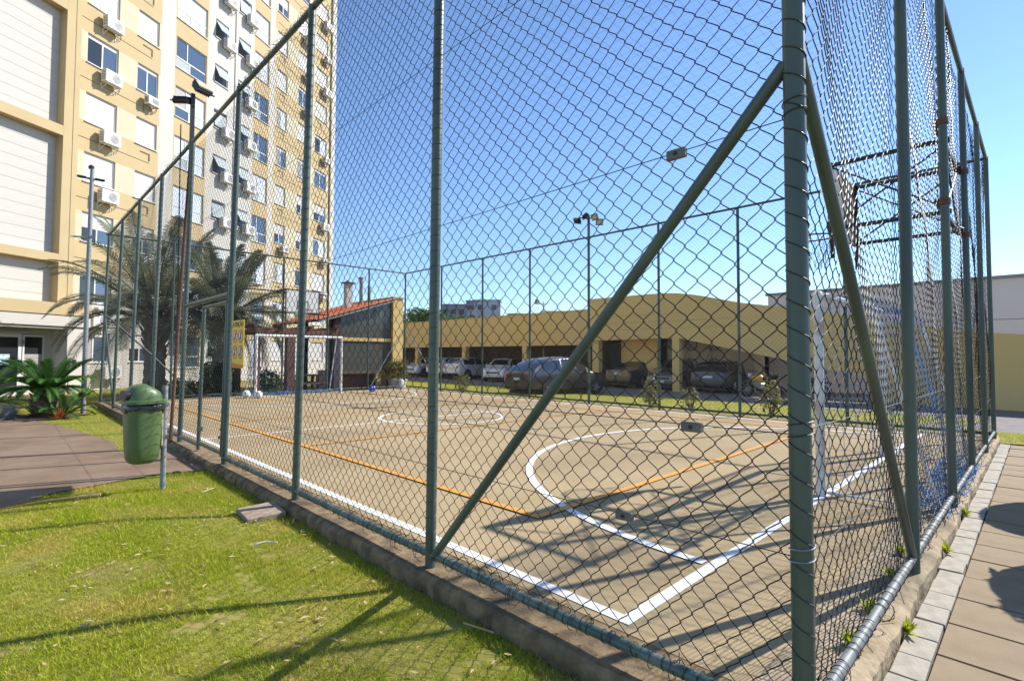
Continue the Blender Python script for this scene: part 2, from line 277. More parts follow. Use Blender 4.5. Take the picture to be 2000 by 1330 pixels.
def rail_ties(par,fn,n,r,seed):
    """loops and loose ends of wire round a horizontal rail"""
    g=np.random.default_rng(seed); P=[]
    for k in range(n):
        c,d,nn=fn(k+g.uniform(-.3,.3)); c=np.array(c); d=np.array(d); nn=np.array(nn); a=np.linspace(0,2*np.pi*g.choice([.8,1.1,1.6]),12)+g.uniform(0,6)
        P.append(c+(np.cos(a)[:,None]*nn+np.sin(a)[:,None]*np.array([0,0,1.]))*(r+.003+np.clip(a-a[0]-4.2,0,9)[:,None]*.008)+d*(np.linspace(0,.03,12)*g.normal(0,1))[:,None])
    V,F=tubes(np.array(P),.0022,4,(.3,.5,.8)); MB().add(V,F).build('wire_tie','tie',par)['kind']='stuff'
XL,XR,YN,YF=2.1,12.5,.63,19.42
def wirebox(par,c,rz): 
    b=MB().box(-.045,.045,-.014,.014,-.021,.021,.004).build('tensioner_box','box_grey',par,c,(0,0,rz)); MB().tube([(0,-.02,.0),(0,.02,.0)],.009,8).build('bolt','black',b)
def twire(par,A,B,sagz=.0):
    t=np.linspace(0,1,24)[:,None]; P=np.array(A)*(1-t)+np.array(B)*t; P[:,2]-=sagz*4*t[:,0]*(1-t[:,0]); MB().tube(P,.0022,5).build('tension_wire','wire',par)
# --- near left side
fl=thing('chain_link_fence','green post chain-link fence along the lawn with gate and diagonal brace','fence',(0,0,0))
YP=[.63,2.92,5.18,7.48,9.86,12.2,14.55,16.95,19.42]
for k,y in enumerate(YP):
    post_obj(fl,XL,y,z1=FH+.03,r=.0385 if k==0 else .036)
    zs=np.arange(.12,4.9,.106) if k<6 else np.arange(.12,4.9,.212)
    if k==0: zs=zs[[j for j in range(len(zs)) if True]]
    wraps(fl,XL,y,.0385 if k==0 else .036,zs,np.pi+.5 if k else np.pi+.8,-.02 if k==0 else .006,.0026 if k==0 else .0019)
for k in range(8):
    y0,y1=YP[k]+.035,YP[k+1]-.035; z0=.10
    if k==3: z0=2.25
    near=k<3
    V,F=chain((XL+.04,y0),(0,1),y1-y0,z0,FH-.03,.0024 if near else .0021,4 if k<2 else (3 if k<4 else 2),4 if near else 3,20+k,.008,.006,out=(-1,0))
    MB().add(V,F).build('mesh_panel','wire',fl)
    smooth_by(MB().tube([(XL,y0-.03,FH),(XL,(y0+y1)/2,FH-.008),(XL,y1+.03,FH)],.028,12).build('top_rail','post',fl))
    if k!=3:
        smooth_by(MB().tube([(XL,y0-.03,.085),(XL,(y0+y1)/2,.078),(XL,y1+.03,.085)],.026,12).build('bottom_rail','rail',fl))
        n=int((y1-y0)/(.055 if k<3 else .11)); rail_ties(fl,lambda q,y0=y0,y1=y1,n=n:((XL,y0+(y1-y0)*np.clip((q+.5)/n,0,1),.083),(0,1,0),(1,0,0)),n,.026,40+k)
        rail_ties(fl,lambda q,y0=y0,y1=y1,n=n:((XL,y0+(y1-y0)*np.clip((q+.5)/n,0,1),FH),(0,1,0),(1,0,0)),n,.03,60+k)
smooth_by(MB().tube([(XL+.0,2.86,.10),(XL+.0,1.78,1.30),(XL,.66,2.53)],.027,14).build('brace','post',fl))
smooth_by(MB().tube([(XL,19.36,2.5),(XL,18.2,1.3),(XL,17.0,.12)],.025,10).build('brace','post',fl))
smooth_by(MB().tube([(XL+.03,19.3,2.55),(3.3,19.42,1.4),(4.5,19.42,.1)],.025,10).build('brace','post',fl))
for z,yb in ((.68,1.40),(1.13,1.06),(2.33,1.12),(3.54,None)):
    twire(fl,(XL+.02,.64,z),(XL+.02,19.4,z-.04),.03)
    if yb: wirebox(fl,(XL+.02,yb,z-.012),R_(90))
    MB().add(*tubes(np.array([[(XL+.042*np.cos(t),YN+.042*np.sin(t),z-.02+.007*t) for t in np.linspace(0,12,40)]]),.0025,4,(0,0,1))).build('wire_tie','steel' if z<1 else 'tie',fl)
# gate
gt=MB(); gt.tube([(XL,7.52,2.22),(XL,9.83,2.22)],.036,14); smooth_by(gt.build('gate_header','post',fl))
leaf=MB()
for P in ([(XL,8.74,.02),(XL,8.74,2.14)],[(XL,7.60,.08),(XL,7.60,2.14)]): leaf.tube(P,.027,12)
leaf.tube([(XL,7.6,2.12),(XL,8.74,2.12)],.025,12); leaf.tube([(XL,7.6,.12),(XL,8.74,.12)],.025,12); leaf.tube([(XL,7.6,.42),(XL,7.6,.44)],.04,8)
leaf.box(XL-.02,XL+.02,8.62,8.74,.30,.36); leaf.box(XL-.02,XL+.02,7.6,7.74,.30,.33)
lf=smooth_by(leaf.build('gate','post',fl))
V,F=chain((XL,7.62),(0,1),1.1,.14,2.1,.0021,3,4,70,.004,.004,out=(-1,0)); MB().add(V,F).build('gate_mesh','wire',lf)
V,F=chain((XL,8.78),(0,1),1.04,.10,2.2,.0021,3,4,71,.006,.005,out=(-1,0)); MB().add(V,F).build('mesh_panel','wire',fl)
smooth_by(MB().tube([(XL,8.78,.085),(XL,9.82,.085)],.026,12).build('bottom_rail','rail',fl))
for o in KIDS(fl):      # the posts lean a little towards the court
    for q in [o]+KIDS(o):
        if q.data and q.location.length<1e-6 and q.data.users==1:
            n_=len(q.data.vertices); c_=np.empty(n_*3,np.float32); q.data.vertices.foreach_get('co',c_); c_=c_.reshape(-1,3); c_[:,0]+=.016*c_[:,2]*np.clip((c_[:,1]-1.)/4,0,1); q.data.vertices.foreach_set('co',c_.ravel()); q.data.update()
# --- near right side (slack, bulging mesh)
fr=thing('chain_link_fence','sagging chain-link fence beside the paved walk behind the near goal','fence')
XP=[2.1,4.35,6.5,8.45,10.55,12.5]
for k,x in enumerate(XP):
    if k: post_obj(fr,x,YN,z1=FH+.03,r=.036 if k<3 else .034)
    if k in (2,3):
        for z in (3.72,2.93): MB().tube([(x,YN,z-.03),(x,YN,z+.03)],.047,12).build('clamp','rust',fr)
for k in range(5):
    x0,x1=XP[k]+.035,XP[k+1]-.035
    V,F=chain((x0,YN+.045),(1,0),x1-x0,.06,FH-.02,.0024,4 if k<2 else 3,4 if k<3 else 3,80+k,.02 if k<1 else .028,.014,out=(0,-1))
    MB().add(V,F).build('mesh_panel','wire',fr)
    smooth_by(MB().tube([(x0-.03,YN,.10),(x1+.03,YN,.10)],.024,12).build('bottom_rail','rail_dull',fr))
    smooth_by(MB().tube([(x0-.03,YN,FH),(x1+.03,YN,FH)],.028,12).build('top_rail','post',fr))
    n=int((x1-x0)/.10); rail_ties(fr,lambda q,x0=x0,x1=x1,n=n:((x0+(x1-x0)*np.clip((q+.5)/n,0,1),YN,.10),(1,0,0),(0,1,0)),n,.026,90+k)
smooth_by(MB().tube([(2.13,YN,2.60),(3.25,YN,1.35),(4.30,YN,.12)],.027,14).build('brace','post',fr))
twire(fr,(2.13,YN+.02,.66),(12.4,YN+.02,.70),.04); twire(fr,(2.13,YN+.02,1.14),(12.4,YN+.02,1.16),.03)
# --- far right side and far end
fo=thing('chain_link_fence','thin post chain-link fence in front of the parked cars','fence')
YQ=[.63,2.85,5.04,7.15,9.47,11.91,14.3,16.8,19.42]
for k,y in enumerate(YQ):
    if k: post_obj(fo,XR,y,r=.034)
    if k<8:
        y0,y1=y+.03,YQ[k+1]-.03; V,F=chain((XR,y0),(0,1),y1-y0,.10,FH-.02,.0021,2,3,110+k,.01,.006,out=(1,0)); MB().add(V,F).build('mesh_panel','wire',fo)
        smooth_by(MB().tube([(XR,y0-.03,FH),(XR,y1+.03,FH)],.028,10).build('top_rail','post',fo)); smooth_by(MB().tube([(XR,y0-.03,.08),(XR,y1+.03,.08)],.028,10).build('bottom_rail','post',fo))
smooth_by(MB().tube([(XR,19.3,2.5),(XR,18.0,1.3),(XR,16.9,.1)],.022,10).build('brace','galv',fo))
fe=thing('chain_link_fence','chain-link fence at the far end before the palms and tiled shelter','fence')
XE=[2.1,3.85,5.6,7.3,9.0,10.75,12.5]
for k,x in enumerate(XE):
    if 0<k<6: post_obj(fe,x,YF,r=.034)
    if k<6:
        x0,x1=x+.03,XE[k+1]-.03; V,F=chain((x0,YF),(1,0),x1-x0,.10,FH-.02,.0021,2,3,130+k,.01,.006,out=(0,1)); MB().add(V,F).build('mesh_panel','wire',fe)
        smooth_by(MB().tube([(x0-.03,YF,FH),(x1+.03,YF,FH)],.028,10).build('top_rail','post',fe)); smooth_by(MB().tube([(x0-.03,YF,.08),(x1+.03,YF,.08)],.028,10).build('bottom_rail','post',fe))
smooth_by(MB().tube([(12.4,YF,2.5),(11.6,YF,1.3),(10.85,YF,.1)],.022,10).build('brace','galv',fe))
# --- netting over the court
P=[]
for x in np.arange(2.2,12.45,.13): P.append([(x,y,4.97-.16*math.sin(math.pi*(y-.63)/18.8)*math.sin(math.pi*(x-2.1)/10.4)) for y in np.linspace(.66,19.4,9)])
Q=[]
for y in np.arange(.75,19.4,.13): Q.append([(x,y,4.97-.16*math.sin(math.pi*(y-.63)/18.8)*math.sin(math.pi*(x-2.1)/10.4)) for x in np.linspace(2.12,12.48,9)])
V,F=tubes(np.array(P),.0009,3,(0,0,1)); mb=MB().add(V,F); V,F=tubes(np.array(Q),.0009,3,(0,0,1)); mb.add(V,F)
tag(mb.build('ball_net','net_wire'),'thin square-mesh ball netting stretched over the whole court','net')
# warning sign on the fence
sg=MB().box(-.004,.004,-.22,.22,-.30,.30).build('warning_sign','sign',None,(XL+.012,7.07,1.55)); tag(sg,'yellow warning sign with four prohibition circles reading ATENÇÃO on the fence','sign')
def text(body,size,m,parent,loc,rot,name='lettering',ex=.001):
    cu=bpy.data.curves.new(name,'FONT'); cu.body=body; cu.size=size; cu.align_x='CENTER'; cu.align_y='CENTER'; cu.extrude=ex
    o=bpy.data.objects.new(name,cu); COL.objects.link(o); dg=bpy.context.evaluated_depsgraph_get(); me=bpy.data.meshes.new_from_object(o.evaluated_get(dg)); bpy.data.objects.remove(o)
    return link(name,me,m,parent,loc,rot)
text('ATENÇÃO',.088,'sign_dark',sg,(-.006,0,.245),(R_(90),0,R_(-90)))
for a_ in (-.105,.105):
    for b_ in (.10,-.10):
        q=MB().disc((-.0055,a_,b_),(1,0,0),.0,.078,24).build('symbol','sign_white',sg); MB().disc((-.007,a_,b_),(1,0,0),.066,.083,24).build('symbol_ring','sign_red',q)
        MB().add([(-.008,a_-.055,b_+.045),(-.008,a_-.045,b_+.055),(-.008,a_+.055,b_-.045),(-.008,a_+.045,b_-.055)],[np.array([[0,1,2,3]])]).build('symbol_bar','sign_red',q)
        f=MB(); f.disc((-.0065,a_,b_+.042),(1,0,0),0,.013,10); f.prism([(a_-.014,b_+.028),(a_+.014,b_+.028),(a_+.022,b_-.04),(a_+.006,b_-.05),(a_,b_-.01),(a_-.008,b_-.05),(a_-.022,b_-.04)],0,-.0068,-.006); f.build('symbol_figure','sign_dark',q)
MB().add([(-.0052,-.218,-.298),(-.0052,.218,-.298),(-.0052,.218,-.235),(-.0052,.0,-.25),(-.0052,-.218,-.262)],[np.array([[0,1,2,3,4]])]).build('sign_band','sign_orange',sg)
# ------------------------------------------------------------------ goals and baskets
def goal(y,sgn,label):
    g=thing('goal',label,'goal',(0,0,0)); x0,x1=6.03,9.03; f=MB()
    for x in (x0,x1): smooth_by(MB().tube([(x,y,0),(x,y,2.08)],.045,14).build('goal_post','goal_white',g))
    smooth_by(MB().tube([(x0-.045,y,2.06),(x1+.045,y,2.06)],.045,14).build('crossbar','goal_white',g))
    yb=y-sgn*.95; yt=y-sgn*.42
    for x in (x0,x1):
        MB().tube([(x,y,2.05),(x,yt,2.03),(x,yb,.06),(x,y,.04)],.018,8).build('net_support','goal_white',g)
    MB().tube([(x0,yb,.05),(x1,yb,.05)],.018,8).build('net_support','goal_white',g)
    P=[]; C=.13
    prof=np.array([(y,2.04),(yt,2.02),(yb,.08)]); seg=np.r_[0,np.cumsum(np.hypot(*np.diff(prof,axis=0).T))]
    L=np.linspace(0,seg[-1],20); py=np.interp(L,seg,prof[:,0]); pz=np.interp(L,seg,prof[:,1])
    V=[];F=[]; mb=MB()
    for x in np.arange(x0,x1+.01,C):
        b=.06*np.sin((x-x0)*2.1); P.append(np.stack([np.full(20,x),py-sgn*(.05+b)*np.sin(np.pi*L/seg[-1]),pz-.03*np.sin(np.pi*L/seg[-1])],-1))
    mb.add(*tubes(np.array(P),.0022,3)); P=[]
    for l in np.arange(0,seg[-1],C):
        xs=np.linspace(x0,x1,20); b=.06*np.sin((xs-x0)*2.1); s_=np.sin(np.pi*l/seg[-1]); P.append(np.stack([xs,np.interp(l,seg,prof[:,0])-sgn*(.05+b)*s_,np.interp(l,seg,prof[:,1])-.03*s_+0*xs],-1))
    mb.add(*tubes(np.array(P),.0022,3)); P=[]
    for x in (x0,x1):
        for z in np.arange(.1,2.05,C):
            ye=np.interp(z,[.08,2.02],[yb,yt]); P.append(np.linspace((x,y,z),(x,ye,z),6))
        for f_ in np.linspace(.1,.9,6): P.append(np.linspace((x,y+(yt-y)*f_,2.04),(x,y+(yb-y)*f_,.08),6))
    mb.add(*tubes(np.array(P),.0022,3)); nt_=mb.build('net','net_blue',g)
    g_=np.random.default_rng(int(y*10)); P=[]
    for k in range(150):      # slack netting heaped on the ground
        x=g_.uniform(x0,x1); a=g_.uniform(0,6.28); yy=yb+sgn*g_.uniform(-.1,.28); s=np.linspace(-.35,.35,7)
        P.append(np.stack([x+s*np.cos(a),yy+.25*s*np.sin(a),.03+.10*np.abs(np.sin(s*9+a))*g_.uniform(.2,1)],-1))
    MB().add(*tubes(np.array(P),.004,3)).build('slack_net','net_blue',g)
    return g
goal(1.62,1,'near white futsal goal with blue net, right behind the corner post')
goal(18.3,-1,'far white futsal goal with blue net at the palm end of court')
def basket(y,sgn,label):
    b=thing('basketball_hoop',label,'basketball hoop'); x0,x1=7.05,8.27; z0,z1=2.92,3.74; yf=y; fy=YN if sgn>0 else YF
    bd=MB().box(x0,x1,min(yf,yf-sgn*.02),max(yf,yf-sgn*.02),z0,z1).build('backboard','board' if sgn<0 else 'board_back',b)
    e=yf+sgn*.004
    for (a0,a1,c0,c1) in ((x0,x1,z1-.025,z1),(x0,x1,z0,z0+.025),(x0,x0+.025,z0,z1),(x1-.025,x1,z0,z1)): MB().box(a0,a1,min(e,e+sgn*.008),max(e,e+sgn*.008),c0,c1).build('border','rim_rust' if sgn>0 else 'darkmetal',bd)
    c=(x0+x1)/2
    for (a0,a1,c0,c1) in ((c-.2,c+.2,3.32,3.34),(c-.2,c+.2,3.05,3.07),(c-.2,c-.18,3.05,3.34),(c+.18,c+.2,3.05,3.34)): MB().box(a0,a1,min(e,e+sgn*.005),max(e,e+sgn*.005),c0,c1).build('target_line','darkmetal',bd)
    a=np.linspace(0,2*np.pi,33); rc=yf+sgn*.32; r=.225
    MB().tube(np.stack([c+r*np.cos(a),rc+r*np.sin(a),np.full(33,3.0)],-1),.010,8,False).build('rim','rim_rust',b)
    MB().box(c-.07,c+.07,min(yf,yf+sgn*.12),max(yf,yf+sgn*.12),2.97,3.03).build('bracket','rim_rust',b)
    P=[]
    for k in range(12):
        for s in (1,-1):
            t=np.linspace(0,1,8); an=k*np.pi/6+s*t*.9; rr_=r*(1-.45*t); P.append(np.stack([c+rr_*np.cos(an),rc+rr_*np.sin(an),3.0-.42*t],-1))
    MB().add(*tubes(np.array(P),.003,3)).build('basket_net','net_string',b)
    yb=yf-sgn*.03
    for x in (x0+.02,x1-.02):
        for z in (3.72,2.95): MB().box(x-.02,x+.02,min(fy,yb),max(fy,yb),z-.02,z+.02).build('arm','darkmetal',b)
        for (p,q) in (((x,fy,3.70),(x,yb,2.97)),((x,fy,2.97),(x,yb,3.70))): MB().tube([p,q],.011,6).build('cross_brace','darkmetal',b)
        MB().box(x-.02,x+.02,yb-.02,yb+.02,2.6,3.75).build('upright','darkmetal',b)
    for (za,zb) in ((3.72,2.95),(2.95,3.72)): MB().tube([(x0,fy+sgn*.05,za),(x1,fy+sgn*.05,zb)],.011,6).build('cross_brace','darkmetal',b)
    for z in (3.72,2.95): MB().box(6.5 if sgn>0 else 5.6,8.45 if sgn>0 else 9.0,fy+sgn*.04,fy+sgn*.08,z-.02,z+.02).build('cross_bar','darkmetal',b)
    return b
basket(1.76,1,'near basketball hoop seen edge-on high behind the corner post'); basket(18.55,-1,'far basketball hoop with pale board in front of the apartment tower')
# ------------------------------------------------------------------ apartment tower (local x along the front, -y towards the court)
TH=R_(33); TP=(2.13,29.16,0)
tw=thing('apartment_tower','tall cream and ochre apartment tower with rows of windows','building',(TP[0],TP[1],0),TH)
NF=12; top=lambda k:2.66*k-.30; ZT=33.; ZB=-.3
def wbox(m,s0,s1,e0,e1,z0,z1,name='wall'): return MB().box(s0,s1,-e1,-e0,z0,z1).build(name,m,tw)
wr_=random.Random(21)
FR={}
def frame_mesh(w,h,kind):
    key=(w,h,kind)
    if key in FR: return FR[key]
    f=MB(); t=.05
    f.box(0,w,-.05,.0,-h,-h+t); f.box(0,w,-.05,0,-t,0); f.box(0,t,-.05,0,-h+t,-t); f.box(w-t,w,-.05,0,-h+t,-t)
    f.box(-.04,w+.04,-.17,-.051,-h-.035,-h)          # sill
    if kind=='living':
        zt=-h*.64; f.box(t,w-t,-.045,-.002,zt-.03,zt+.03); f.box(w*.36,w*.36+.05,-.045,-.002,zt+.03,-t); f.box(w*.45,w*.45+.05,-.045,-.002,-h+t,zt-.03)
    elif kind in('open','half'):
        f.box(w/2-.03,w/2+.03,-.045,-.002,-h+t,-t-.14 if kind=='open' else -h*.52)
    me=f.mesh('window'); me.materials.append(M['white_pvc']); FR[key]=me; return me
PM={}
def panel(par,name,m,x0,x1,y,z0,z1,th=.012):
    key=(round(x1-x0,3),round(z1-z0,3),m,th)
    if key not in PM: PM[key]=MB().box(0,x1-x0,-th,0,0,z1-z0).mesh(name); PM[key].materials.append(M[m])
    return link(name,PM[key],None,par,(x0,y,z0))
def slats(par,x0,x1,y,z0,z1,m='shutter',pitch=.09):
    key=('sl',round(x1-x0,3),round(z1-z0,3),m)
    if key not in PM:
        b=MB(); n=max(1,int((z1-z0)/pitch)); h=(z1-z0)/n
        for k in range(n): b.prism([(0,k*h),(-.012,k*h+.012),(-.012,k*h+h-.006),(0,k*h+h)],0,0,x1-x0)
        PM[key]=b.mesh('shutter'); PM[key].materials.append(M[m])
    return link('shutter',PM[key],None,par,(x0,y,z0))
def window(s0,w,zt,h,kind):
    o=link('window',frame_mesh(w,h,kind),None,tw,(s0,.11,zt)); t=.05
    if kind=='closed': slats(o,t,w-t,-.012,-h+t,-t)
    elif kind=='living':
        zt_=-h*.64; A=[(t,w*.36,zt_+.03,-t),(w*.36+.05,w-t,zt_+.03,-t),(t,w*.45,-h+t,zt_-.03),(w*.45+.05,w-t,-h+t,zt_-.03)]
        pick=wr_.choice([['pane_curtain']*4,['pane','pane_curtain','pane','pane_curtain'],['pane_curtain','pane_curtain','frost','pane_curtain'],['pane','pane','frost','pane'],['blind','pane_curtain','pane','pane_curtain']])
        for q,m in zip(A,pick): panel(o,'pane',m,q[0],q[1],-.012,q[2],q[3])
    elif kind=='open':
        slats(o,t,w-t,-.02,-t-.14,-t); l=wr_.choice(['blind','pane','pane_dark'])
        (slats(o,t,w/2-.03,-.012,-h+t,-t-.14,'blind',.05) if l=='blind' else panel(o,'pane',l,t,w/2-.03,-.012,-h+t,-t-.14)); panel(o,'pane',wr_.choice(['pane','pane','pane_curtain']),w/2+.03,w-t,-.012,-h+t,-t-.14)
    elif kind=='half':
        slats(o,t,w-t,-.02,-h*.52,-t); panel(o,'pane','pane_dark',t,w/2-.03,-.012,-h+t,-h*.52); panel(o,'pane','pane',w/2+.03,w-t,-.012,-h+t,-h*.52)
    elif kind=='awning':
        panel(o,'pane','pane_dark',t,w-t,-.0,-h+t,-t); a=wr_.choice([.45,.55,.6,.12]); p=MB().box(t,w-t,-.025,0,-h*.72,0).build('awning_pane','frost',o,(0,-.05,-.10 if a>.2 else -.2),(-a,0,0))
    return o
ORD=['ground','first','second','third','fourth','fifth','sixth','seventh','eighth','ninth','tenth','eleventh','twelfth']
AC={}
def ac(s,z,colname,k,wall=0.,small=False,extra='air conditioner'):
    lab=f'white {"small " if small else ""}{extra} on the tower, {colname}, {ORD[k-1]} floor'
    g='air conditioners on the tower'
    if small not in AC:
        o=thing('air_conditioner',lab,'air conditioner',(0,0,0),0,g); W,Hh,Dp=(.62,.42,.30) if small else (.80,.56,.30)
        MB().box(-W/2,W/2,-.12-Dp,-.12,0,Hh,.012).build('casing','ac',o)
        y=-.12-Dp-.004
        if not small: MB().disc((W*.12,y,Hh*.5),(0,-1,0),.0,.21,24).build('fan_grille','ac_dark',o); 
        if not small:
            for r in (.06,.11,.16,.20): MB().disc((W*.12,y-.006,Hh*.5),(0,-1,0),r-.012,r,24).build('grille_ring','ac',o)
        else: MB().box(-.1,.24,y-.006,y,.10,.32).build('fan_grille','ac_dark',o)
        for zz in np.linspace(.08,Hh-.12,6): MB().box(-W/2-.004,-W/2-.0005,-.12-Dp+.05,-.17,zz,zz+.035).build('louvre','ac_dark',o)
        b=MB()
        for x in (-W/2+.1,W/2-.1): b.box(x-.015,x+.015,-.12-Dp-.03,0,-.03,-.001); b.tube([(x,-.01,-.30),(x,-.12-Dp,-.03)],.012,6); b.box(x-.015,x+.015,-.03,0,-.32,-.03); b.build('bracket','ac_dark' if small else 'ac',o); b=MB()
        MB().tube([(W/2-.06,-.2,.1),(W/2+.06,-.15,-.05),(W/2+.05,-.06,-.2),(W/2-.08,-.015,-.12)],.014,6).build('hose','conduit',o)
        AC[small]=o
    else: o=dup(AC[small]); o['label']=lab
    c,sn=math.cos(TH),math.sin(TH); o.location=(TP[0]+s*c+wall*sn,TP[1]+s*sn-wall*c,z); o.rotation_euler=(0,0,TH); return o
cols={'A':(.22,1.43,1.32,0),'B':(2.62,1.14,1.32,0),'C':(4.80,2.0,1.66,0),'D':(7.40,1.0,1.10,0),'E':(9.23,1.02,1.10,0),'F':(10.66,1.34,1.68,0),'G':(12.82,1.08,1.32,0),'H':(15.18,1.16,1.32,0),'I':(17.28,1.55,1.32,0)}
names={'A':'leftmost window column','B':'second window column','D':'left bathroom window column','E':'right bathroom window column','G':'third column from the far corner','H':'second column from the far corner','I':'window column at the far corner'}
fixed={'A':{8:'closed',7:'closed',6:'open',5:'closed',4:'closed',3:'half',2:'open',1:'open'},'B':{8:'open',7:'closed',6:'open',5:'closed',4:'closed',3:'half',2:'half',1:'half'},'I':{10:'closed',9:'closed',8:'closed',7:'open',6:'open',5:'half',4:'open',3:'closed'},'G':{9:'closed',8:'closed',7:'open',6:'open',5:'closed',4:'half',3:'open'}}
# wall: vertical bands, each pierced by its own windows
bands=[('pier','white_wall',-.42,-.12),('ab',None,-.12,3.87),('pier','cream',3.87,4.72),('C','ochre',4.72,6.88),('de','cream',6.88,10.58),('F','ochre',10.58,12.08),('pier','cream',12.08,12.55),('ghi',None,12.55,19.35),('pier','cream',19.35,20.0)]
TH_=.30
for nm,m,s0,s1 in bands:
    if nm=='pier': wbox(m,s0,s1,-TH_,0 if s0<19 else .02,ZB,ZT); continue
    cs={'ab':'AB','C':'C','de':'DE','F':'F','ghi':'GHI'}[nm]; h=max(cols[c][2] for c in cs)
    for k in range(1,NF+1):
        zt=top(k); zb=zt-h; zn=top(k+1)-h if k<NF else ZT
        om='ochre' if m is None else m; pm='pale_yellow' if m is None else m
        if k==1: wbox('cream' if nm!='de' else 'cream',s0,s1,-TH_,0,ZB,zb)
        if k==1 and nm in('ab','ghi'): pm='cream'; 
        wbox(om if not(k==1 and nm=='ab') else 'white_wall',s0,s1,-TH_,0,zt,zn,'spandrel')
        x=s0
        for c in cs:
            if cols[c][0]-x>.06: wbox(pm,x,cols[c][0],-TH_,-.002,zb,zt,'jamb_wall')
            x=cols[c][0]+cols[c][1]
        if s1-x>.03: wbox(pm,x,s1,-TH_,-.002,zb,zt,'jamb_wall')
        for c in cs:
            cx,cw,ch,_=cols[c]
            kind={'C':'living','F':'living','D':'awning','E':'awning'}.get(c) or fixed.get(c,{}).get(k) or wr_.choice(['closed','open','half','closed'])
            window(cx,cw,zt,ch,kind)
    # thin drip groove at floor level
    if nm in('ab','ghi'):
        for k in range(1,NF): MB().tube([(s0-.3 if nm=='ab' else s0+.3,-.006,top(k)+.58),(s1-.5,-.006,top(k)+.58)],.012,4).build('drip_line','conduit',tw)
for k in (2,4,5,6,7,8): ac(1.15,top(k)-1.32-.86+(.1 if k!=6 else .25),names['A'],k)
for k in (6,3): ac(3.2,top(k)-1.32-.62,names['B'],k,small=True)
for k in (3,4,5,6,7,8,9): 
    if k!=7: ac(8.25,top(k)-1.08-.42,names['D'],k)
for k in range(3,11): ac(10.1,top(k)-1.08-.40,names['E'],k)
for k in range(2,12):
    if wr_.random()<.85: ac(18.4,top(k)-1.30-.62,names['I'],k,small=wr_.random()<.5)
    if wr_.random()<.6: ac(15.95,top(k)-1.30-.62,names['H'],k,small=wr_.random()<.5)
    if wr_.random()<.25: ac(13.55,top(k)-1.30-.62,names['G'],k,small=True)
for c,ks in (('B',(7,5,4,8)),('G',(8,7,5,4,3,9,6)),('H',(6,5,3,8)),('I',(8,))):
    for k in ks:
        x=cols[c][0]+.25; z=top(k)-1.32-.30; b=MB(); b.box(x,x+.52,-.02,0,z-.05,z); b.box(x+.46,x+.52,-.02,0,z-.36,z-.05); b.build('bracket_slot','conduit',tw)
MB().tube([(8.95,-.03,-.2),(8.95,-.03,ZT)],.025,6).build('downpipe','cream',tw); MB().tube([(19.3,-.08,-.2),(19.3,-.08,ZT)],.07,8).build('downpipe','pale_yellow',tw)
wbox('cream',-.42,19.95,-13,-TH_-.01,ZB,ZT-.1,'core'); wbox('cream',-.5,20.15,-13.2,.15,ZT,ZT+.5,'roof_slab')
# left wing: framed bays with coursed cladding
EW=.5
wbox('ochre',-1.02,-.43,-.6,EW,3.3,ZT,'pillar'); MB().box(-.66,-.645,-EW-.008,-EW,3.4,ZT).build('joint_strip','conduit',tw); wbox('ochre',-9,-8.4,-.6,EW,3.3,ZT,'pillar')
beams=[(5.18,5.52),(10.45,10.86),(15.78,16.3),(21.,21.5),(26.3,26.8),(31.6,32.2)]
for z0,z1 in beams: wbox('ochre',-8.4,-1.02,-.6,EW-.003,z0,z1,'beam')
lv=[3.42]+[z for b in beams for z in b]
crs=MB().box(0,7.38,-.02,0,0,1).mesh('cladding_course'); crs.materials.append(M['white_wall'])
for a0,a1 in ((3.42,5.18),(5.52,10.45),(10.86,15.78),(16.3,21.),(21.5,26.3)):
    n=int(round((a1-a0)/.45)); h=(a1-a0)/n
    for k in range(n):
        o=link('cladding_course',crs,None,tw,(-8.4,-.10+wr_.uniform(-.001,.001),a0+k*h)); o.scale=(1,.5,h-.012)
wbox('white_wall',-9,-.5,-12.9,.0985,ZB,ZT,'core')
# entrance porch
EP=1.2
wbox('ochre',-9,-.24,-.1,EP+.12,2.97,3.44,'fascia'); wbox('white_wall',-9,-.26,-.1,EP+.08,2.52,2.965,'fascia'); wbox('cream',-9,-.40,-.05,EP,2.42,2.515,'soffit')
wbox('cream',-1.10,-.38,.2,EP,ZB,2.42,'porch_wall'); wbox('white_wall',-1.02,-.40,EP+.001,EP+.03,ZB,.35,'plinth')
wbox('cream',-9,-1.1,.2,.45,ZB,.75,'porch_wall'); wbox('cream',-9,-1.1,.2,.45,2.13,2.42,'porch_wall'); wbox('cream',-1.45,-1.1,.2,.45,.75,2.13,'porch_wall'); wbox('cream',-9,-3.3,.2,.45,.75,2.13,'porch_wall')
dr=MB(); 
for q in ((-3.3,-3.22,-.2,2.2),(-2.35,-2.24,-.2,2.2),(-3.22,-2.35,2.05,2.2),(-3.22,-2.35,-.2,0)): dr.box(q[0],q[1],-.50,-.452,q[2],q[3])
d=dr.build('entrance_door','white_pvc',tw); panel(d,'pane','pane_dark',-3.22,-2.35,-.46,0,2.05); panel(d,'poster','poster',-3.02,-2.62,-.485,1.0,1.4,.004); MB().tube([(-2.30,-.55,.9),(-2.30,-.55,1.2)],.015,8).build('handle','steel',d)
wf=MB()
for q in ((-2.2,-2.14,.75,2.15),(-1.5,-1.44,.75,2.15),(-2.14,-1.5,2.08,2.15),(-2.14,-1.5,.75,.82)): wf.box(q[0],q[1],-.50,-.452,q[2],q[3])
d=wf.build('porch_window','white_pvc',tw); panel(d,'pane','pane_dark',-2.14,-1.5,-.46,.82,2.08); slats(d,-2.14,-1.5,-.475,.82,1.4,'blind',.12)
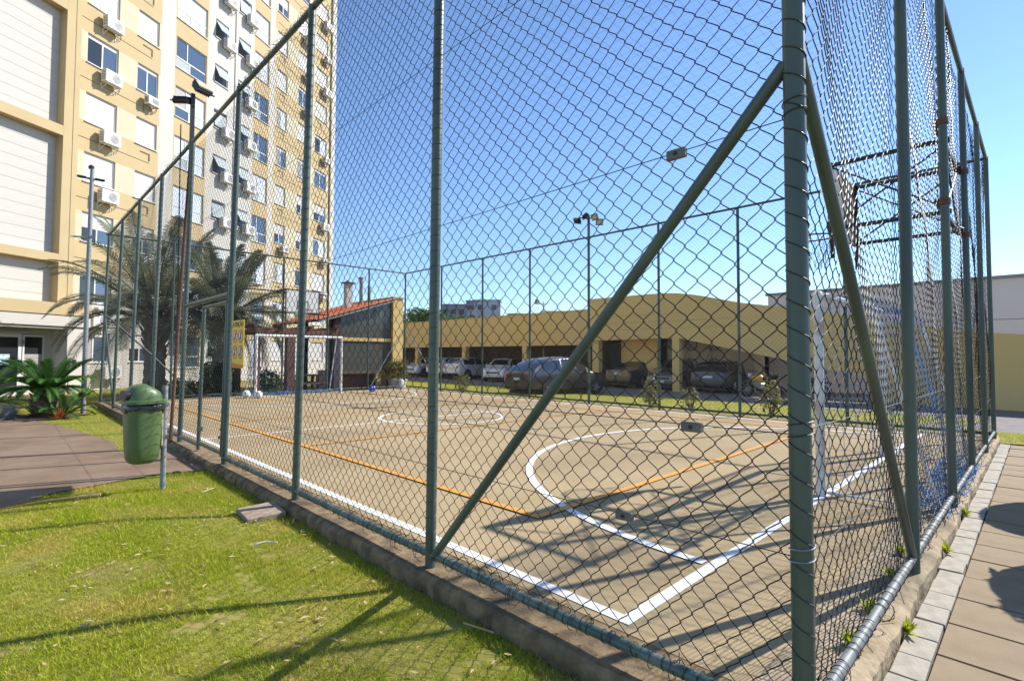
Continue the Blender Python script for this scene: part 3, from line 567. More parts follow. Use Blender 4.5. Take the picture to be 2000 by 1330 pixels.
MB().box(-.86,-.76,-EP-.06,-EP,1.0,1.18).build('intercom','black',tw); MB().box(-3.1,-1.95,-.62,-.455,2.20,2.28).build('sign_lettering_rail','concrete',tw); MB().box(-2.25,-2.2,-.6,-.505,1.8,1.95).build('door_closer','ac_dark',tw)
ac(1.55,.3,'by the porch at ground level',1); ac(.95,2.62,'above the porch, behind the lamp post',2)
# ------------------------------------------------------------------ vegetation
def foliage(c, rad, n, size, seed, shell=.55, flat=.0, squash=None):
    g=np.random.default_rng(seed); d=g.normal(size=(n,3)); d/=np.linalg.norm(d,axis=1,keepdims=True); rr=(shell+(1-shell)*g.random(n))**.6
    lump=1+.22*np.sin(d[:,0]*5+seed)+.18*np.sin(d[:,1]*7+seed*2)+.16*np.sin(d[:,2]*6+seed*3)
    p=np.asarray(c)+d*rr[:,None]*lump[:,None]*np.asarray(rad); p+=g.normal(0,.06,(n,3))*np.asarray(rad)
    nn=d*.6+g.normal(size=(n,3))*.8; nn/=np.linalg.norm(nn,axis=1,keepdims=True); u=np.cross(nn,g.normal(size=(n,3))); u/=np.linalg.norm(u,axis=1,keepdims=True); v=np.cross(nn,u)
    s=size*g.uniform(.6,1.4,n)[:,None]; V=np.stack([p-u*s,p+v*s*.42,p+u*s,p-v*s*.42],1).reshape(-1,3); F=np.arange(n*4).reshape(n,4); return V,[F]
def frond_mesh(L, droop, nl, ll, wl, vee, name, rach=.018, curl=1., up=.0, seed=0, gap0=.16):
    """feather leaf in local x (out) / z (up): arching midrib and two ranks of leaflets"""
    g=np.random.default_rng(seed); t=np.linspace(0,1,16); x=L*(t-.18*droop*t**3); z=L*(up*t-droop*.62*t**2.3)
    P=np.stack([x,.03*L*np.sin(3*t+seed),z],-1); mb=MB(); mb.tube(P,np.linspace(rach,rach*.25,16),5)
    tl=np.linspace(gap0,.995,nl); V=[];F=[]; n=0
    for sgn in (-1,1):
        for k,q in enumerate(tl):
            c=np.array([np.interp(q,t,P[:,i]) for i in range(3)]); dt=np.array([np.interp(min(q+.03,1),t,P[:,i])-np.interp(q-.03,t,P[:,i]) for i in range(3)]); dt/=np.linalg.norm(dt)
            nrm=np.cross(dt,[0,1,0]); nrm/=np.linalg.norm(nrm); nrm*=np.sign(nrm[2]) or 1
            l=ll*(math.sin(math.pi*min(1,(q*.88+.10)))**.55)*g.uniform(.85,1.1); dr=dt*(.45+.5*q)+np.array([0,sgn,0])*1.+nrm*vee*g.uniform(.6,1.2); dr/=np.linalg.norm(dr)
            e=c+dr*l+np.array([0,0,-.35*l*curl*g.uniform(.6,1.3)]); m=c+dr*l*.55+np.array([0,0,-.06*l*curl]); wv=dt*wl
            V+=[c-wv*.5,c+wv*.5,m-wv*.5,m+wv*.5,e]; F+=[(n,n+1,n+3,n+2)]; n+=5
    V=np.array(V); Q=np.array(F); T=np.stack([np.arange(len(Q))*5+2,np.arange(len(Q))*5+3,np.arange(len(Q))*5+4],1); mb.add(V,[Q,T])
    return mb.mesh(name)
def palm(loc,label,h,L,nf,seed,rt=.24,m='frond',ll=.42,lean=(0,0),dead=0,vee=.35):
    p=thing('palm_tree',label,'palm tree',loc); g=random.Random(seed)
    n=26; t=np.linspace(0,1,n); prof=rt*(1.25-.35*t+.30*np.exp(-((t-.93)/.10)**2))*(1+.05*np.sin(t*60)); V,F=tubes(np.stack([lean[0]*t**2,lean[1]*t**2,-.1+(h+.1)*t],-1)[None],prof[None],14,(1,.1,0)); smooth_by(MB().add(V,F).build('trunk','trunk',p),60)
    b=MB()                                                       # old leaf bases
    for k in range(46):
        a=k*2.4; z=h*(.5+.45*k/46); r0=rt*1.0; c=np.array([lean[0]*(z/h)**2,lean[1]*(z/h)**2,0]); o=np.array([math.cos(a),math.sin(a),0]); s=.3+1.1*(k/46)**2
        b.tube([c+o*r0*.8+(0,0,z-.1),c+o*(r0+.10*s)+(0,0,z+.15*s),c+o*(r0+.32*s)+(0,0,z+.55*s)],[.06,.05,.02],5)
    b.build('leaf_bases','trunk',p)
    ms=[frond_mesh(L*a_,d_,66,ll,.030,vee,'frond',.026,1.,u_,seed+i) for i,(a_,d_,u_) in enumerate(((1.,.95,.55),(1.05,.75,.75),(.95,1.15,.40),(.9,.55,1.05),(1.0,1.35,.25)))]
    for q in ms: q.materials.append(M[m])
    dm=frond_mesh(L*.7,1.7,26,ll*.8,.016,.1,'frond',.02,1.5,.0,seed+9); dm.materials.append(M['frond_dead'])
    for k in range(nf):
        a=k*2.399+g.uniform(-.2,.2); f=k/nf; i=3 if f<.2 else (1 if f<.45 else (0 if f<.7 else (2 if f<.88 else 4)))
        link('frond',ms[i],None,p,(lean[0]+.1*math.cos(a),lean[1]+.1*math.sin(a),h-.15+.25*(1-f)),(g.uniform(-.25,.25),-.15+.25*f-.1*g.random() if f>.2 else -.45,a))
    for k in range(dead): link('frond',dm,None,p,(lean[0]+.15*math.cos(.5+k),lean[1]+.15*math.sin(.5+k),h-.1),(0,.15,R_(-60)+k*.35))
    return p
palm((4.02,22.9,-.17),'grey-green feather palm just behind the far left fence corner',2.9,3.7,60,1,.30,ll=.55)
palm((6.0,22.2,-.17),'feather palm with a reddish dead frond behind the warning sign',2.9,2.9,52,2,.27,lean=(.1,0),dead=4,ll=.5)
def sago(loc,label,L,nf,seed,ht=.45,rt=.2,m='sago',wl=.0155):
    p=thing('cycad',label,'cycad',loc); g=random.Random(seed)
    if ht:
        b=MB(); b.lathe([(rt*.8,0),(rt*1.1,.1),(rt*1.15,ht*.6),(rt*.9,ht),(rt*.3,ht+.08)],14)
        for k in range(60): a=k*2.4; z=ht*(k/60); b.tube([(rt*1.0*math.cos(a),rt*1.0*math.sin(a),z),(rt*1.35*math.cos(a),rt*1.35*math.sin(a),z+.07)],[.03,.012],4)
        b.build('trunk','bark',p)
    ms=[frond_mesh(L*a_,d_,60,.17*L/1.2,wl,.35,'frond',.012,.25,u_,seed+i,.08) for i,(a_,d_,u_) in enumerate(((1,.85,.66),(.95,.65,.95),(.95,.85,.36)))]
    for q in ms: q.materials.append(M[m])
    for k in range(nf):
        f=k/nf; a=k*2.399+g.uniform(-.15,.15); link('frond',ms[1 if f<.3 else (0 if f<.65 else 2)],None,p,(.06*math.cos(a),.06*math.sin(a),ht),(g.uniform(-.15,.15),.05*g.random()-.25*(1-f),a))
    return p
sago((.80,17.0,-.12),'big green sago palm on the lawn left of the lamp post',1.15,60,31,.62,.24)
sago((1.05,16.4,-.12),'small sago sprouting at the foot of the big sago palm',.85,12,32,.06,.06)
sago((-.45,17.9,-.17),'dark green cycad at the left edge behind the sago',1.5,30,33,.3)
def tuft(loc,label,n,L,w,m,seed,name='tuft_plant',cat='plant',spread=.9,parent=None):
    g=np.random.default_rng(seed); V=[];F=[]; k5=0
    for k in range(n):
        a=g.uniform(0,6.28); t=g.uniform(.2,spread); l=L*g.uniform(.6,1.1); d=np.array([math.cos(a)*t,math.sin(a)*t,math.sqrt(max(.05,1-t*t))]); s=np.array([-math.sin(a),math.cos(a),0])*w
        V+=[-s*.6,s*.6,d*l*.5-s,d*l*.5+s,d*l+np.array([0,0,-.25*l*t])]; F.append((k5,k5+1,k5+3,k5+2)); k5+=5
    Q=np.array(F); T=np.stack([np.arange(n)*5+2,np.arange(n)*5+3,np.arange(n)*5+4],1)
    o=MB().add(np.array(V),[Q,T]).build(name,m,parent,loc); 
    return tag(o,label,cat) if label else o
tuft((1.0,16.0,-.10),'red-orange bromeliad tuft beside the sago trunk',46,.36,.012,'brom',5,'bromeliad','plant')
tuft((.15,16.9,-.1),'pale silver round shrub at the left edge of the photo',420,.42,.012,'silver',6,'silver_shrub','shrub',1.)
struct(MB().add(*poly_sheet([(.62+.95*math.cos(a)+.2*math.sin(3*a),16.75+.75*math.sin(a),-.138) [:2] for a in np.linspace(0,6.28,24)],-.084)).build('soil_bed','soil'))
def shrub(loc,label,rad,n,size,m,seed,cat='shrub',name='shrub',stems=0,sh=.3):
    p=thing(name,label,cat,loc); b=MB(); g=random.Random(seed)
    for k in range(max(1,stems)):
        a=g.uniform(0,6.28); b.tube([(0,0,-.05),(.3*rad[0]*math.cos(a),.3*rad[1]*math.sin(a),sh+rad[2]*.4),(.7*rad[0]*math.cos(a),.7*rad[1]*math.sin(a),sh+rad[2]*1.3)],[.02,.014,.006],5)
    b.build('stem','bark',p); MB().add(*foliage((0,0,sh+rad[2]),rad,n,size,seed)).build('foliage',m,p); return p
shrub((7.35,20.9,-.19),'clipped round green bush on the lawn left of the far goal',(.42,.42,.40),1500,.05,'bush',41,sh=.2)
shrub((3.55,20.6,-.19),'small dark round bush behind the gate side of the fence',(.3,.3,.28),900,.045,'bush_dark',42,sh=.15)
shrub((5.7,21.0,-.19),'spiky green undergrowth at the base of the second palm',(.55,.5,.6),1400,.10,'bush_dark',43,sh=.1)
shrub((4.7,21.2,-.19),'low hedge clump between the two palms',(.8,.4,.3),1400,.07,'bush',47,sh=.05)
for k,(x,y,hh,l) in enumerate(((13.35,16.5,.36,'leafy reddish shrub beside the fence before the white cars'),(13.25,7.85,.42,'tall olive croton shrub before the yellow garage column'),(13.45,6.75,.34,'sparse reddish shrub right of the croton, beyond the court fence'),(13.55,4.7,.42,'reddish bare shrub beyond the fence, left of the corner post'))):
    shrub((x,y,-.10),l,(.26,.26,hh),330 if k!=2 else 170,.05,'croton',50+k,stems=6,sh=.05)
def tree(loc,label,h,rad,n,size,seed,m='tree'):
    p=thing('tree',label,'tree',loc); smooth_by(MB().tube([(0,0,-.3),(.1,.05,h*.35),(.0,.1,h*.7)],[.25,.18,.08],8).build('trunk','bark',p)); g=random.Random(seed); mb=MB()
    for k in range(7): mb.add(*foliage((g.uniform(-.6,.6)*rad[0],g.uniform(-.6,.6)*rad[1],h*.65+g.uniform(-.4,.5)*rad[2]),(rad[0]*.55,rad[1]*.55,rad[2]*.5),n//7,size,seed+k,.3))
    mb.build('crown',m,p); return p
tree((30,43,-.3),'broad green tree beyond the garage roof next to the kiosk wall',7.0,(3.6,3.6,2.2),6000,.20,61); tree((33,43.4,-.3),'second green tree behind the garage left of the far blocks',6.4,(2.8,2.8,1.7),4000,.20,62)
tree((54.4,62.7,-1),'dark rounded tree in front of the far white blocks',9.6,(3.6,3.6,2.2),4000,.3,63,'bush_dark')
# ------------------------------------------------------------------ grass blades on the near lawn
def blades(n,x0,x1,y0,y1,h,wd,seed,zf,keep):
    g=np.random.default_rng(seed); x=g.uniform(x0,x1,n); y=g.uniform(y0,y1,n); k=keep(x,y); x=x[k]; y=y[k]; n=len(x); z=zf(x,y)-.004
    a=g.uniform(0,6.28,n); l=h*g.uniform(.45,1.25,n)*(1+.35*noise2(x,y,3,5)); ln=g.uniform(.3,1.2,n)*l; b=g.uniform(0,6.28,n); wx=np.cos(a)*wd/2; wy=np.sin(a)*wd/2
    V=np.stack([np.stack([x-wx,y-wy,z],-1),np.stack([x+wx,y+wy,z],-1),np.stack([x+ln*np.cos(b),y+ln*np.sin(b),z+l],-1)],1).reshape(-1,3); return V,[np.arange(3*n).reshape(n,3)]
def inpoly(x,y,P):
    r=np.zeros(len(x),bool); P=np.array(P); j=len(P)-1
    for i in range(len(P)):
        c=((P[i,1]>y)!=(P[j,1]>y))&(x<(P[j,0]-P[i,0])*(y-P[i,1])/(P[j,1]-P[i,1]+1e-12)+P[i,0]); r^=c; j=i
    return r
offp=lambda x,y: ~inpoly(x,y,PATH)
vis=lambda x,y:(y>1.0)&(x<y*1.4)&(noise2(x,y,5,33)+.5*noise2(x,y,23,34)>-.62)
mb=MB().add(*blades(150000,-.15,1.985,.9,4.6,.022,.0042,1,mound,vis)); mb.add(*blades(26000,-.15,1.985,.9,4.6,.042,.006,11,mound,lambda x,y:vis(x,y)&(noise2(x,y,6,9)>-.1)))
mb.add(*blades(110000,-.3,1.985,4.6,8.2,.026,.005,2,mound,offp)); mb.add(*blades(16000,-.3,1.985,4.6,8.2,.05,.007,12,mound,lambda x,y:offp(x,y)&(noise2(x,y,6,9)>0))); mb.add(*blades(90000,-2.,1.985,8.2,19.4,.03,.008,3,mound,offp))
tag(mb.build('grass','blade'),'short sunlit lawn grass between the path and the court kerb','grass',kind='stuff')
mb=MB().add(*blades(15000,-.15,1.985,.9,4.6,.010,.0045,13,lambda x,y:mound(x,y)+.016,lambda x,y:vis(x,y)&(noise2(x,y,4,21)>.05))); mb.add(*blades(7000,-.3,1.985,4.6,8.,.012,.006,14,lambda x,y:mound(x,y)+.018,lambda x,y:offp(x,y)&(noise2(x,y,4,21)>.1)))
g_=np.random.default_rng(5); n_=260; x_=g_.uniform(-.1,1.9,n_); y_=g_.uniform(1.4,7.3,n_); a_=g_.uniform(0,6.28,n_); z_=mound(x_,y_)+.024; L_=g_.uniform(.012,.032,n_); c_=np.cos(a_); d_=np.sin(a_)
V=np.stack([np.stack([x_-c_*L_,y_-d_*L_,z_],-1),np.stack([x_+d_*L_*.4,y_-c_*L_*.4,z_+.006],-1),np.stack([x_+c_*L_,y_+d_*L_,z_+g_.uniform(-.005,.012,n_)],-1),np.stack([x_-d_*L_*.4,y_+c_*L_*.4,z_+.004],-1)],1).reshape(-1,3)
tag(MB().add(V,[np.arange(4*n_).reshape(n_,4)]).build('fallen_leaves','dry'),'small dry brown leaves scattered over the near lawn','leaves',kind='stuff')
tag(mb.build('dry_grass','straw'),'dry straw-coloured clippings lying in patches on the near lawn','grass',kind='stuff')
gs=MB().add(*blades(60000,12.7,18.8,2,30,.045,.014,4,strip,lambda x,y:x>12.68)); tag(gs.build('grass','blade'),'yellow-green grass strip between the court and the parking','grass',kind='stuff')
gs=MB().add(*blades(9000,12.45,14.8,-3,1.19,.04,.01,7,strip,lambda x,y:x>12.4)); tag(gs.build('grass','blade'),'small grass verge at the far end of the paved walk','grass',kind='stuff')
gs=MB().add(*blades(40000,2,13,21.4,27,.05,.016,6,lambda x,y:-.175+0*x,lambda x,y:x>0)); tag(gs.build('grass','blade'),'bright lawn around the palms behind the far goal','grass',kind='stuff')
wp=0
for k,(x,y,z) in enumerate(((3.02,.70,.0),(3.5,.71,0),(4.15,.72,0),(4.65,.75,0),(3.55,.552,-.08),(5.2,.553,-.08),(6.6,.553,-.08))):
    tuft((x,y,z),['yellow-green weed inside the fence nearest the corner post','weed at the bottom rail, second from the corner post','weed at the bottom rail just before the first right post','weed just past the first right fence post','weed growing against the footing nearest the camera','weed against the footing level with the first right post','weed against the footing farther along the paved walk'][k],34,.10,.008,'blade',70+k,'weed','weed')
# ------------------------------------------------------------------ street furniture and small things
b=thing('litter_bin','green plastic litter bin with black bag on a short steel post','litter bin',(1.13,6.98,0),R_(186))
def rrect(a,bb,r,n=5):
    P=[]
    for cx,cy,s in ((a-r,bb-r,0),(-a+r,bb-r,1),(-a+r,-bb+r,2),(a-r,-bb+r,3)):
        for k in range(n+1): t=(s+k/n)*math.pi/2; P.append((cx+r*math.cos(t),cy+r*math.sin(t)))
    return np.array(P)
def loft(secs,cap=True):
    n=len(secs[0][0]); V=np.concatenate([np.c_[p,np.full(n,z)] if np.ndim(z)==0 else np.c_[p,z] for p,z in secs]); F=[np.array([[k*n+j,k*n+(j+1)%n,(k+1)*n+(j+1)%n,(k+1)*n+j] for k in range(len(secs)-1) for j in range(n)])]
    if cap: F+=[np.array([list(range(n))[::-1]]),np.array([list(range((len(secs)-1)*n,len(secs)*n))])]
    return V,F
S=[(rrect(a,c,r),z) for a,c,r,z in ((.09,.10,.07,.225),(.125,.14,.10,.24),(.145,.158,.115,.28),(.156,.167,.12,.42),(.166,.174,.12,.70),(.17,.178,.12,.86))]
smooth_by(MB().add(*loft(S)).build('bin_body','bin',b),50)
S=[(rrect(a,c,r),z) for a,c,r,z in ((.19,.195,.12,.875),(.20,.205,.13,.88),(.20,.205,.13,.91),(.185,.19,.12,.918))]
smooth_by(MB().add(*loft(S)).build('bin_rim','bin',b),40)
p_=rrect(.17,.175,.13); S=[(p_*np.array([1,1]),np.full(len(p_),.915))]
for f,zz in ((.98,.95),(.93,1.0),(.82,1.05),(.62,1.08),(.3,1.092)): S.append((p_*f+np.array([-.02*(1-f),0]),zz-.05*np.clip(p_[:,0]/.17,-1,1)*0-.06*np.clip(-p_[:,0]/.17,0,1)*(zz-.915)/.18))
smooth_by(MB().add(*loft(S)).build('bin_lid','bin',b),50)
hole=rrect(.05,.11,.045); V=[(.165+.012*0,q[1],.985+q[0]) for q in hole]; op=MB().add(np.array([(.168-.0*(q[0]),q[1],.975+q[0]*.95) for q in hole]),[np.array([list(range(len(hole)))])]); op.prism([(q[1],.975+q[0]) for q in hole],0,.10,.188); op.build('bin_opening','black',b)
g=np.random.default_rng(4); a=np.linspace(0,2*np.pi,40,endpoint=False); q=rrect(.176,.184,.12,9)
S=[(q*1.0,np.full(len(q),.875)),(q*1.045,.855+.004*g.normal(size=len(q))),(q*1.07,.83+.010*g.normal(size=len(q))),(q*(1.02+.03*g.random((len(q),1))),.80+.018*g.normal(size=len(q)))]
MB().add(*loft(S,False)).build('bin_bag','bag',b)
smooth_by(MB().tube([(-.20,.03,-.25),(-.20,.03,1.06)],.028,14).build('bin_post','galv',b))
for z in (.84,.48): MB().box(-.235,-.15,-.005,.065,z,z+.035).build('strap','rail',b)
MB().box(-.172,-.160,-.03,.09,.40,.88).build('back_plate','pale_yellow',b)
lp=thing('lamp_post','slim galvanised lamp post standing on the lawn by the sago palm','lamp post',(1.50,17.0,-.13))
smooth_by(MB().tube([(0,0,0),(0,0,3.2),(.02,0,6.3)],[.055,.05,.045],14).build('pole','galv',lp)); MB().box(-.25,.25,-.015,.015,6.02,6.06).build('cross_arm','darkmetal',lp); MB().box(-.28,-.10,-.06,.06,6.04,6.07).build('bracket','darkmetal',lp); MB().box(.08,.28,-.06,.06,6.04,6.07).build('bracket','darkmetal',lp); MB().lathe([(.06,6.3),(.065,6.36),(.02,6.4)],12).build('cap','darkmetal',lp)
def flood(par,c,rz,tilt,s=1.):
    f=MB(); f.box(-.15*s,.15*s,-.05*s,.05*s,-.11*s,.11*s,.015*s)
    for k in range(7): f.box((-.13+.04*k)*s,(-.12+.04*k)*s,.05*s,.09*s,-.10*s,.10*s)
    o=f.build('floodlight','darkmetal',par,c,(tilt,0,rz)); MB().box(-.13*s,.13*s,-.056*s,-.0505*s,-.09*s,.09*s).build('lens','glass_lamp',o); MB().box(-.17*s,.17*s,-.01,.01,-.15*s,-.125*s).build('yoke','darkmetal',o); return o
fp=thing('floodlight_pole','thin rusty floodlight pole tied to the fence beside the gate','light pole',(1.99,9.98,-.15))
MB().tube([(0,0,0),(.10,-.03,3),(.18,-.06,5.1)],.026,10).build('pole','rust',fp); MB().box(.15,.21,-.09,-.03,4.9,5.95).build('pole_head','darkmetal',fp); flood(fp,(.30,-.16,6.06),R_(20),R_(-40),.9); flood(fp,(.04,.0,5.80),R_(140),R_(70),.8); MB().tube([(.03,0,.2),(.05,0,2.5),(.03,0,5.4)],.009,6).build('cable','black',fp)
fm=thing('floodlight_mast','tall dark mast with a cluster of floodlights beyond the fence','light pole',(13.67,10.36,-.15))
smooth_by(MB().tube([(0,0,0),(0,0,6.2)],.045,12).build('pole','post',fm)); MB().tube([(-.25,.2,6.1),(.25,-.2,6.1)],.02,8).build('cross_arm','darkmetal',fm)
for c,r in (((-.28,.26,6.0),160),((.3,-.22,6.0),-40),((.05,-.2,6.12),-90),((-.1,.05,6.15),60)): flood(fm,c,R_(r),R_(30),.8)
tm=thing('antenna_mast','thin white mast with small heads rising behind the garage','mast',(26,23.5,-.3)); MB().tube([(0,0,0),(0,0,5.4)],.05,8).build('pole','white_pvc',tm); MB().tube([(-.3,.3,5.2),(.3,-.3,5.2)],.03,6).build('cross_arm','white_pvc',tm); MB().box(-.42,-.2,.2,.42,5.2,5.5).build('camera_head','far_grey',tm)
sl=MB().box(-.17,.17,-.20,.20,-.02,.055,.006).build('concrete_slab','slab',None,(1.80,5.23,-.105),(R_(1.5),R_(-2),R_(-4))); tag(sl,'square weathered concrete slab lying on the grass by the kerb','slab')
g=np.random.default_rng(11)
def stick(P,r,m,label,name,cat):
    return tag(MB().tube(np.array(P),r,5).build(name,m),label,cat)
stick([(1.45,4.35,-.062),(1.53,4.33,-.054),(1.60,4.28,-.064)],.008,'stick','short pale dry stick on the lawn below the concrete slab','dry_stick','stick')
stick([(1.96,4.86,-.09),(1.93,4.78,-.072),(1.90,4.74,-.085)],.006,'stick','thin pale straw beside the concrete slab','straw','straw')
stick([(1.76,6.62,-.095),(1.70,6.5,-.07),(1.6,6.45,-.08)],.005,'stick','dry straw on the lawn right of the litter bin','straw','straw')
stick([(1.90,2.32,-.085),(1.95,2.12,-.082)],.006,'dry','yellow straw lying at the foot of the kerb','straw','straw')
df=frond_mesh(.95,.12,26,.17,.016,.1,'dry_leaf',.014,.3,.10,77); df.materials.append(M['dry']); o=link('dry_leaf',df,None,None,(.75,6.62,.015),(R_(20),R_(6),R_(160))); tag(o,'dry brown palm leaf lying where the lawn meets the path','leaf')
# balls and pots
def ball(c,r,m,label):
    a=np.linspace(-math.pi/2,math.pi/2,13); o=MB().lathe([(max(r*math.cos(t),.001),r*math.sin(t)) for t in a],20,cap=False).build('ball',m,None,c,smooth=True); tag(o,label,'ball')
    for k in range(7):
        z=[1,.35,.35,.35,-.5,-.5,-.5][k]; an=k*2.1; q=math.sqrt(1-z*z*.99); n=Vector((q*math.cos(an),q*math.sin(an),z)).normalized(); MB().disc(n*(r*.985),n,0,r*.24,6).build('ball_patch','ac_dark' if m!='ball_blue' else 'ball_white',o)
ball((5.72,18.2,.13),.13,'ball_white','white ball left of the far goal post, further left of two'); ball((6.0,17.9,.12),.12,'ball_white','second white ball resting against the far goal post'); ball((10.25,18.15,.13),.13,'ball_blue','blue ball near the fence right of the far goal')
pt=thing('planter','pale planter with a round clipped shrub before the kiosk wall','planter',(12.62,20.15,-.19)); MB().lathe([(.26,0),(.30,.04),(.36,.30),(.40,.46),(.43,.48),(.43,.54),(.38,.55),(.36,.50)],22).build('pot','pot',pt); MB().add(*foliage((0,0,.95),(.44,.44,.42),1500,.05,81)).build('foliage','croton',pt); MB().tube([(0,0,.45),(0,0,.9)],.03,6).build('stem','bark',pt)
gs=thing('stone_lump','white rounded garden stone beside the planter','stone',(11.95,18.75,0.02)); smooth_by(MB().add(*loft([(rrect(.13,.1,.06),0),(rrect(.16,.13,.09),.10),(rrect(.13,.11,.08),.24),(rrect(.10,.08,.06),.33),(rrect(.04,.03,.02),.40)])).build('stone_body','white_wall',gs),60)
# unseen ball-on-stem stand-ins, added to cast the round shadows on the paving
for k,(x,y,z,r) in enumerate(((8.75,-.80,1.55,.62),(6.35,-.70,1.25,.47))):
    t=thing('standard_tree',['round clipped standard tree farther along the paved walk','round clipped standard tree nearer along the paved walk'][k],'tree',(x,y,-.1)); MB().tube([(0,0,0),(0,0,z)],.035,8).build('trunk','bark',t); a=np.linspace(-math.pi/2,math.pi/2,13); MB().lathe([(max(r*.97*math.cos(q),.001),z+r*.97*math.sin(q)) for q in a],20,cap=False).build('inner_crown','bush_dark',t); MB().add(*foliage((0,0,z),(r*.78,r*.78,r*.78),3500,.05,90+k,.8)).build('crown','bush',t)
# ------------------------------------------------------------------ barbecue kiosk and pergola
kx0,kx1,ky0,ky1=9.85,12.6,20.7,24.0
ki=thing('barbecue_kiosk','barbecue shelter with red clay tile lean-to roof and yellow end wall','kiosk',(0,0,0))
MB().box(12.6,13.12,20.55,25.2,-.3,4.0).build('end_wall','garage',ki); MB().box(12.56,13.16,20.51,25.24,4.0,4.06).build('wall_cap','ochre',ki)
def rz_(x): return 2.83+(x-9.1)*(3.93-2.83)/(12.6-9.1)
rf=MB().prism([(9.05,rz_(9.05)-.06),(12.6,rz_(12.6)-.06),(12.6,rz_(12.6)),(9.05,rz_(9.05))],1,20.45,25.4).build('roof','darkwood',ki)
tl=MB(); ang=0
for i in range(11):
    xa=8.98+i*.335; xb=min(xa+.38,12.62)
    for j in range(25):
        yc=20.5+j*.2; a=np.linspace(0,math.pi,6); za=rz_(xa)+.028; zb=rz_(xb)+.008
        V=[(xa,yc+.095*math.cos(t),za+.065*math.sin(t)) for t in a]+[(xb,yc+.085*math.cos(t),zb+.06*math.sin(t)) for t in a]+[(xa,yc+.08*math.cos(t),za-.012+.055*math.sin(t)) for t in a]
        q=np.arange(5); tl.add(V,[np.stack([q,q+1,q+7,q+6],1),np.stack([q,q+1,q+13,q+12],1)])
o=tl.build('roof_tiles','tile',rf); o['kind']='stuff'
MB().prism([(9.05,rz_(9.05)-.10),(12.6,rz_(12.6)-.10),(12.6,rz_(12.6)-.03),(9.05,rz_(9.05)-.03)],1,20.40,20.447).build('fascia','galv',ki)
for x,y in ((9.98,20.7),(9.98,23.9),(11.3,23.9)): MB().box(x-.13,x+.13,y-.1,y+.1,-.3,rz_(x)-.07).build('post','darkwood',ki)
MB().box(10.15,12.6,20.66,20.78,2.02,2.16).build('beam','garage',ki); MB().box(10.15,12.6,20.66,20.78,.62,.74).build('beam','garage_in',ki)
for k in range(4):
    x0=10.14+k*.615; x1=x0+.6; MB().prism([(x0,2.165),(x1,2.165),(x1,rz_(x1)-.07),(x0,rz_(x0)-.07)],1,20.71,20.735).build('pane','kiosk_glass',ki); MB().box(x0,x1,20.71,20.735,.745,2.015).build('pane','kiosk_glass',ki)
MB().box(11.9,12.58,24.9,25.1,-.3,3.4).build('back_pier','pale_yellow',ki); MB().box(11.85,12.1,20.68,20.76,-.3,.615).build('low_pier','garage',ki); MB().box(10.5,11.7,21.0,21.5,-.25,.5).build('brick_grill','brown_wood',ki); MB().box(12.2,12.5,20.9,21.3,-.25,.35).build('bucket','white_wall',ki); MB().box(10.4,12.4,22.6,23.4,-.2,.72).build('counter','concrete',ki)
ch=MB().box(11.24,11.54,22.35,22.65,2.9,4.72).build('chimney','cream',ki); MB().box(11.14,11.64,22.25,22.75,4.72,4.77).build('chimney_cap','darkmetal',ch); MB().lathe([(.08,4.77),(.08,4.87),(.02,4.92)],8,(11.39,22.5)).build('chimney_cowl','concrete',ch)
MB().tube([(12.1,22.6,3.3),(12.1,22.6,5.05)],.09,10).build('flue','galv',ki); MB().tube([(12.1,22.6,5.05),(12.1,22.6,5.1)],.14,10).build('flue_cap','galv',ki); MB().tube([(12.35,22.3,3.3),(12.35,22.3,4.65)],.07,10).build('flue','darkmetal',ki)
pg=thing('pergola','dark brown timber pergola left of the tiled kiosk','pergola')
for x,y,w_ in ((6.75,20.4,.09),(7.95,20.4,.15)): MB().box(x-w_,x+w_,y-w_,y+w_,-.3,2.22).build('post','brown_wood',pg)
for x,y in ((6.75,22.6),): MB().box(x-.1,x+.1,y-.1,y+.1,-.3,2.22).build('post','brown_wood',pg)
MB().box(6.4,9.85,20.32,20.48,2.22,2.42).build('beam','brown_wood',pg); MB().box(6.4,9.85,22.52,22.68,2.22,2.42).build('beam','brown_wood',pg)
for x in np.arange(6.6,9.8,1.05): MB().box(x-.05,x+.05,20.1,22.9,2.422,2.55).build('rafter','brown_wood',pg)
bn=thing('outdoor_table','wooden bench table under the pergola','table',(8.9,21.4,-.18)); MB().box(-.7,.7,-.35,.35,.72,.78).build('table_top','brown_wood',bn)
for y in (-.7,.7): MB().box(-.7,.7,y-.13,y+.13,.42,.47).build('seat','brown_wood',bn)
for x in (-.5,.5):
    MB().box(x-.05,x+.05,-.75,.75,.35,.418).build('leg_bar','brown_wood',bn); MB().box(x-.05,x+.05,-.3,-.2,0,.718).build('leg','brown_wood',bn); MB().box(x-.05,x+.05,.2,.3,0,.718).build('leg','brown_wood',bn)
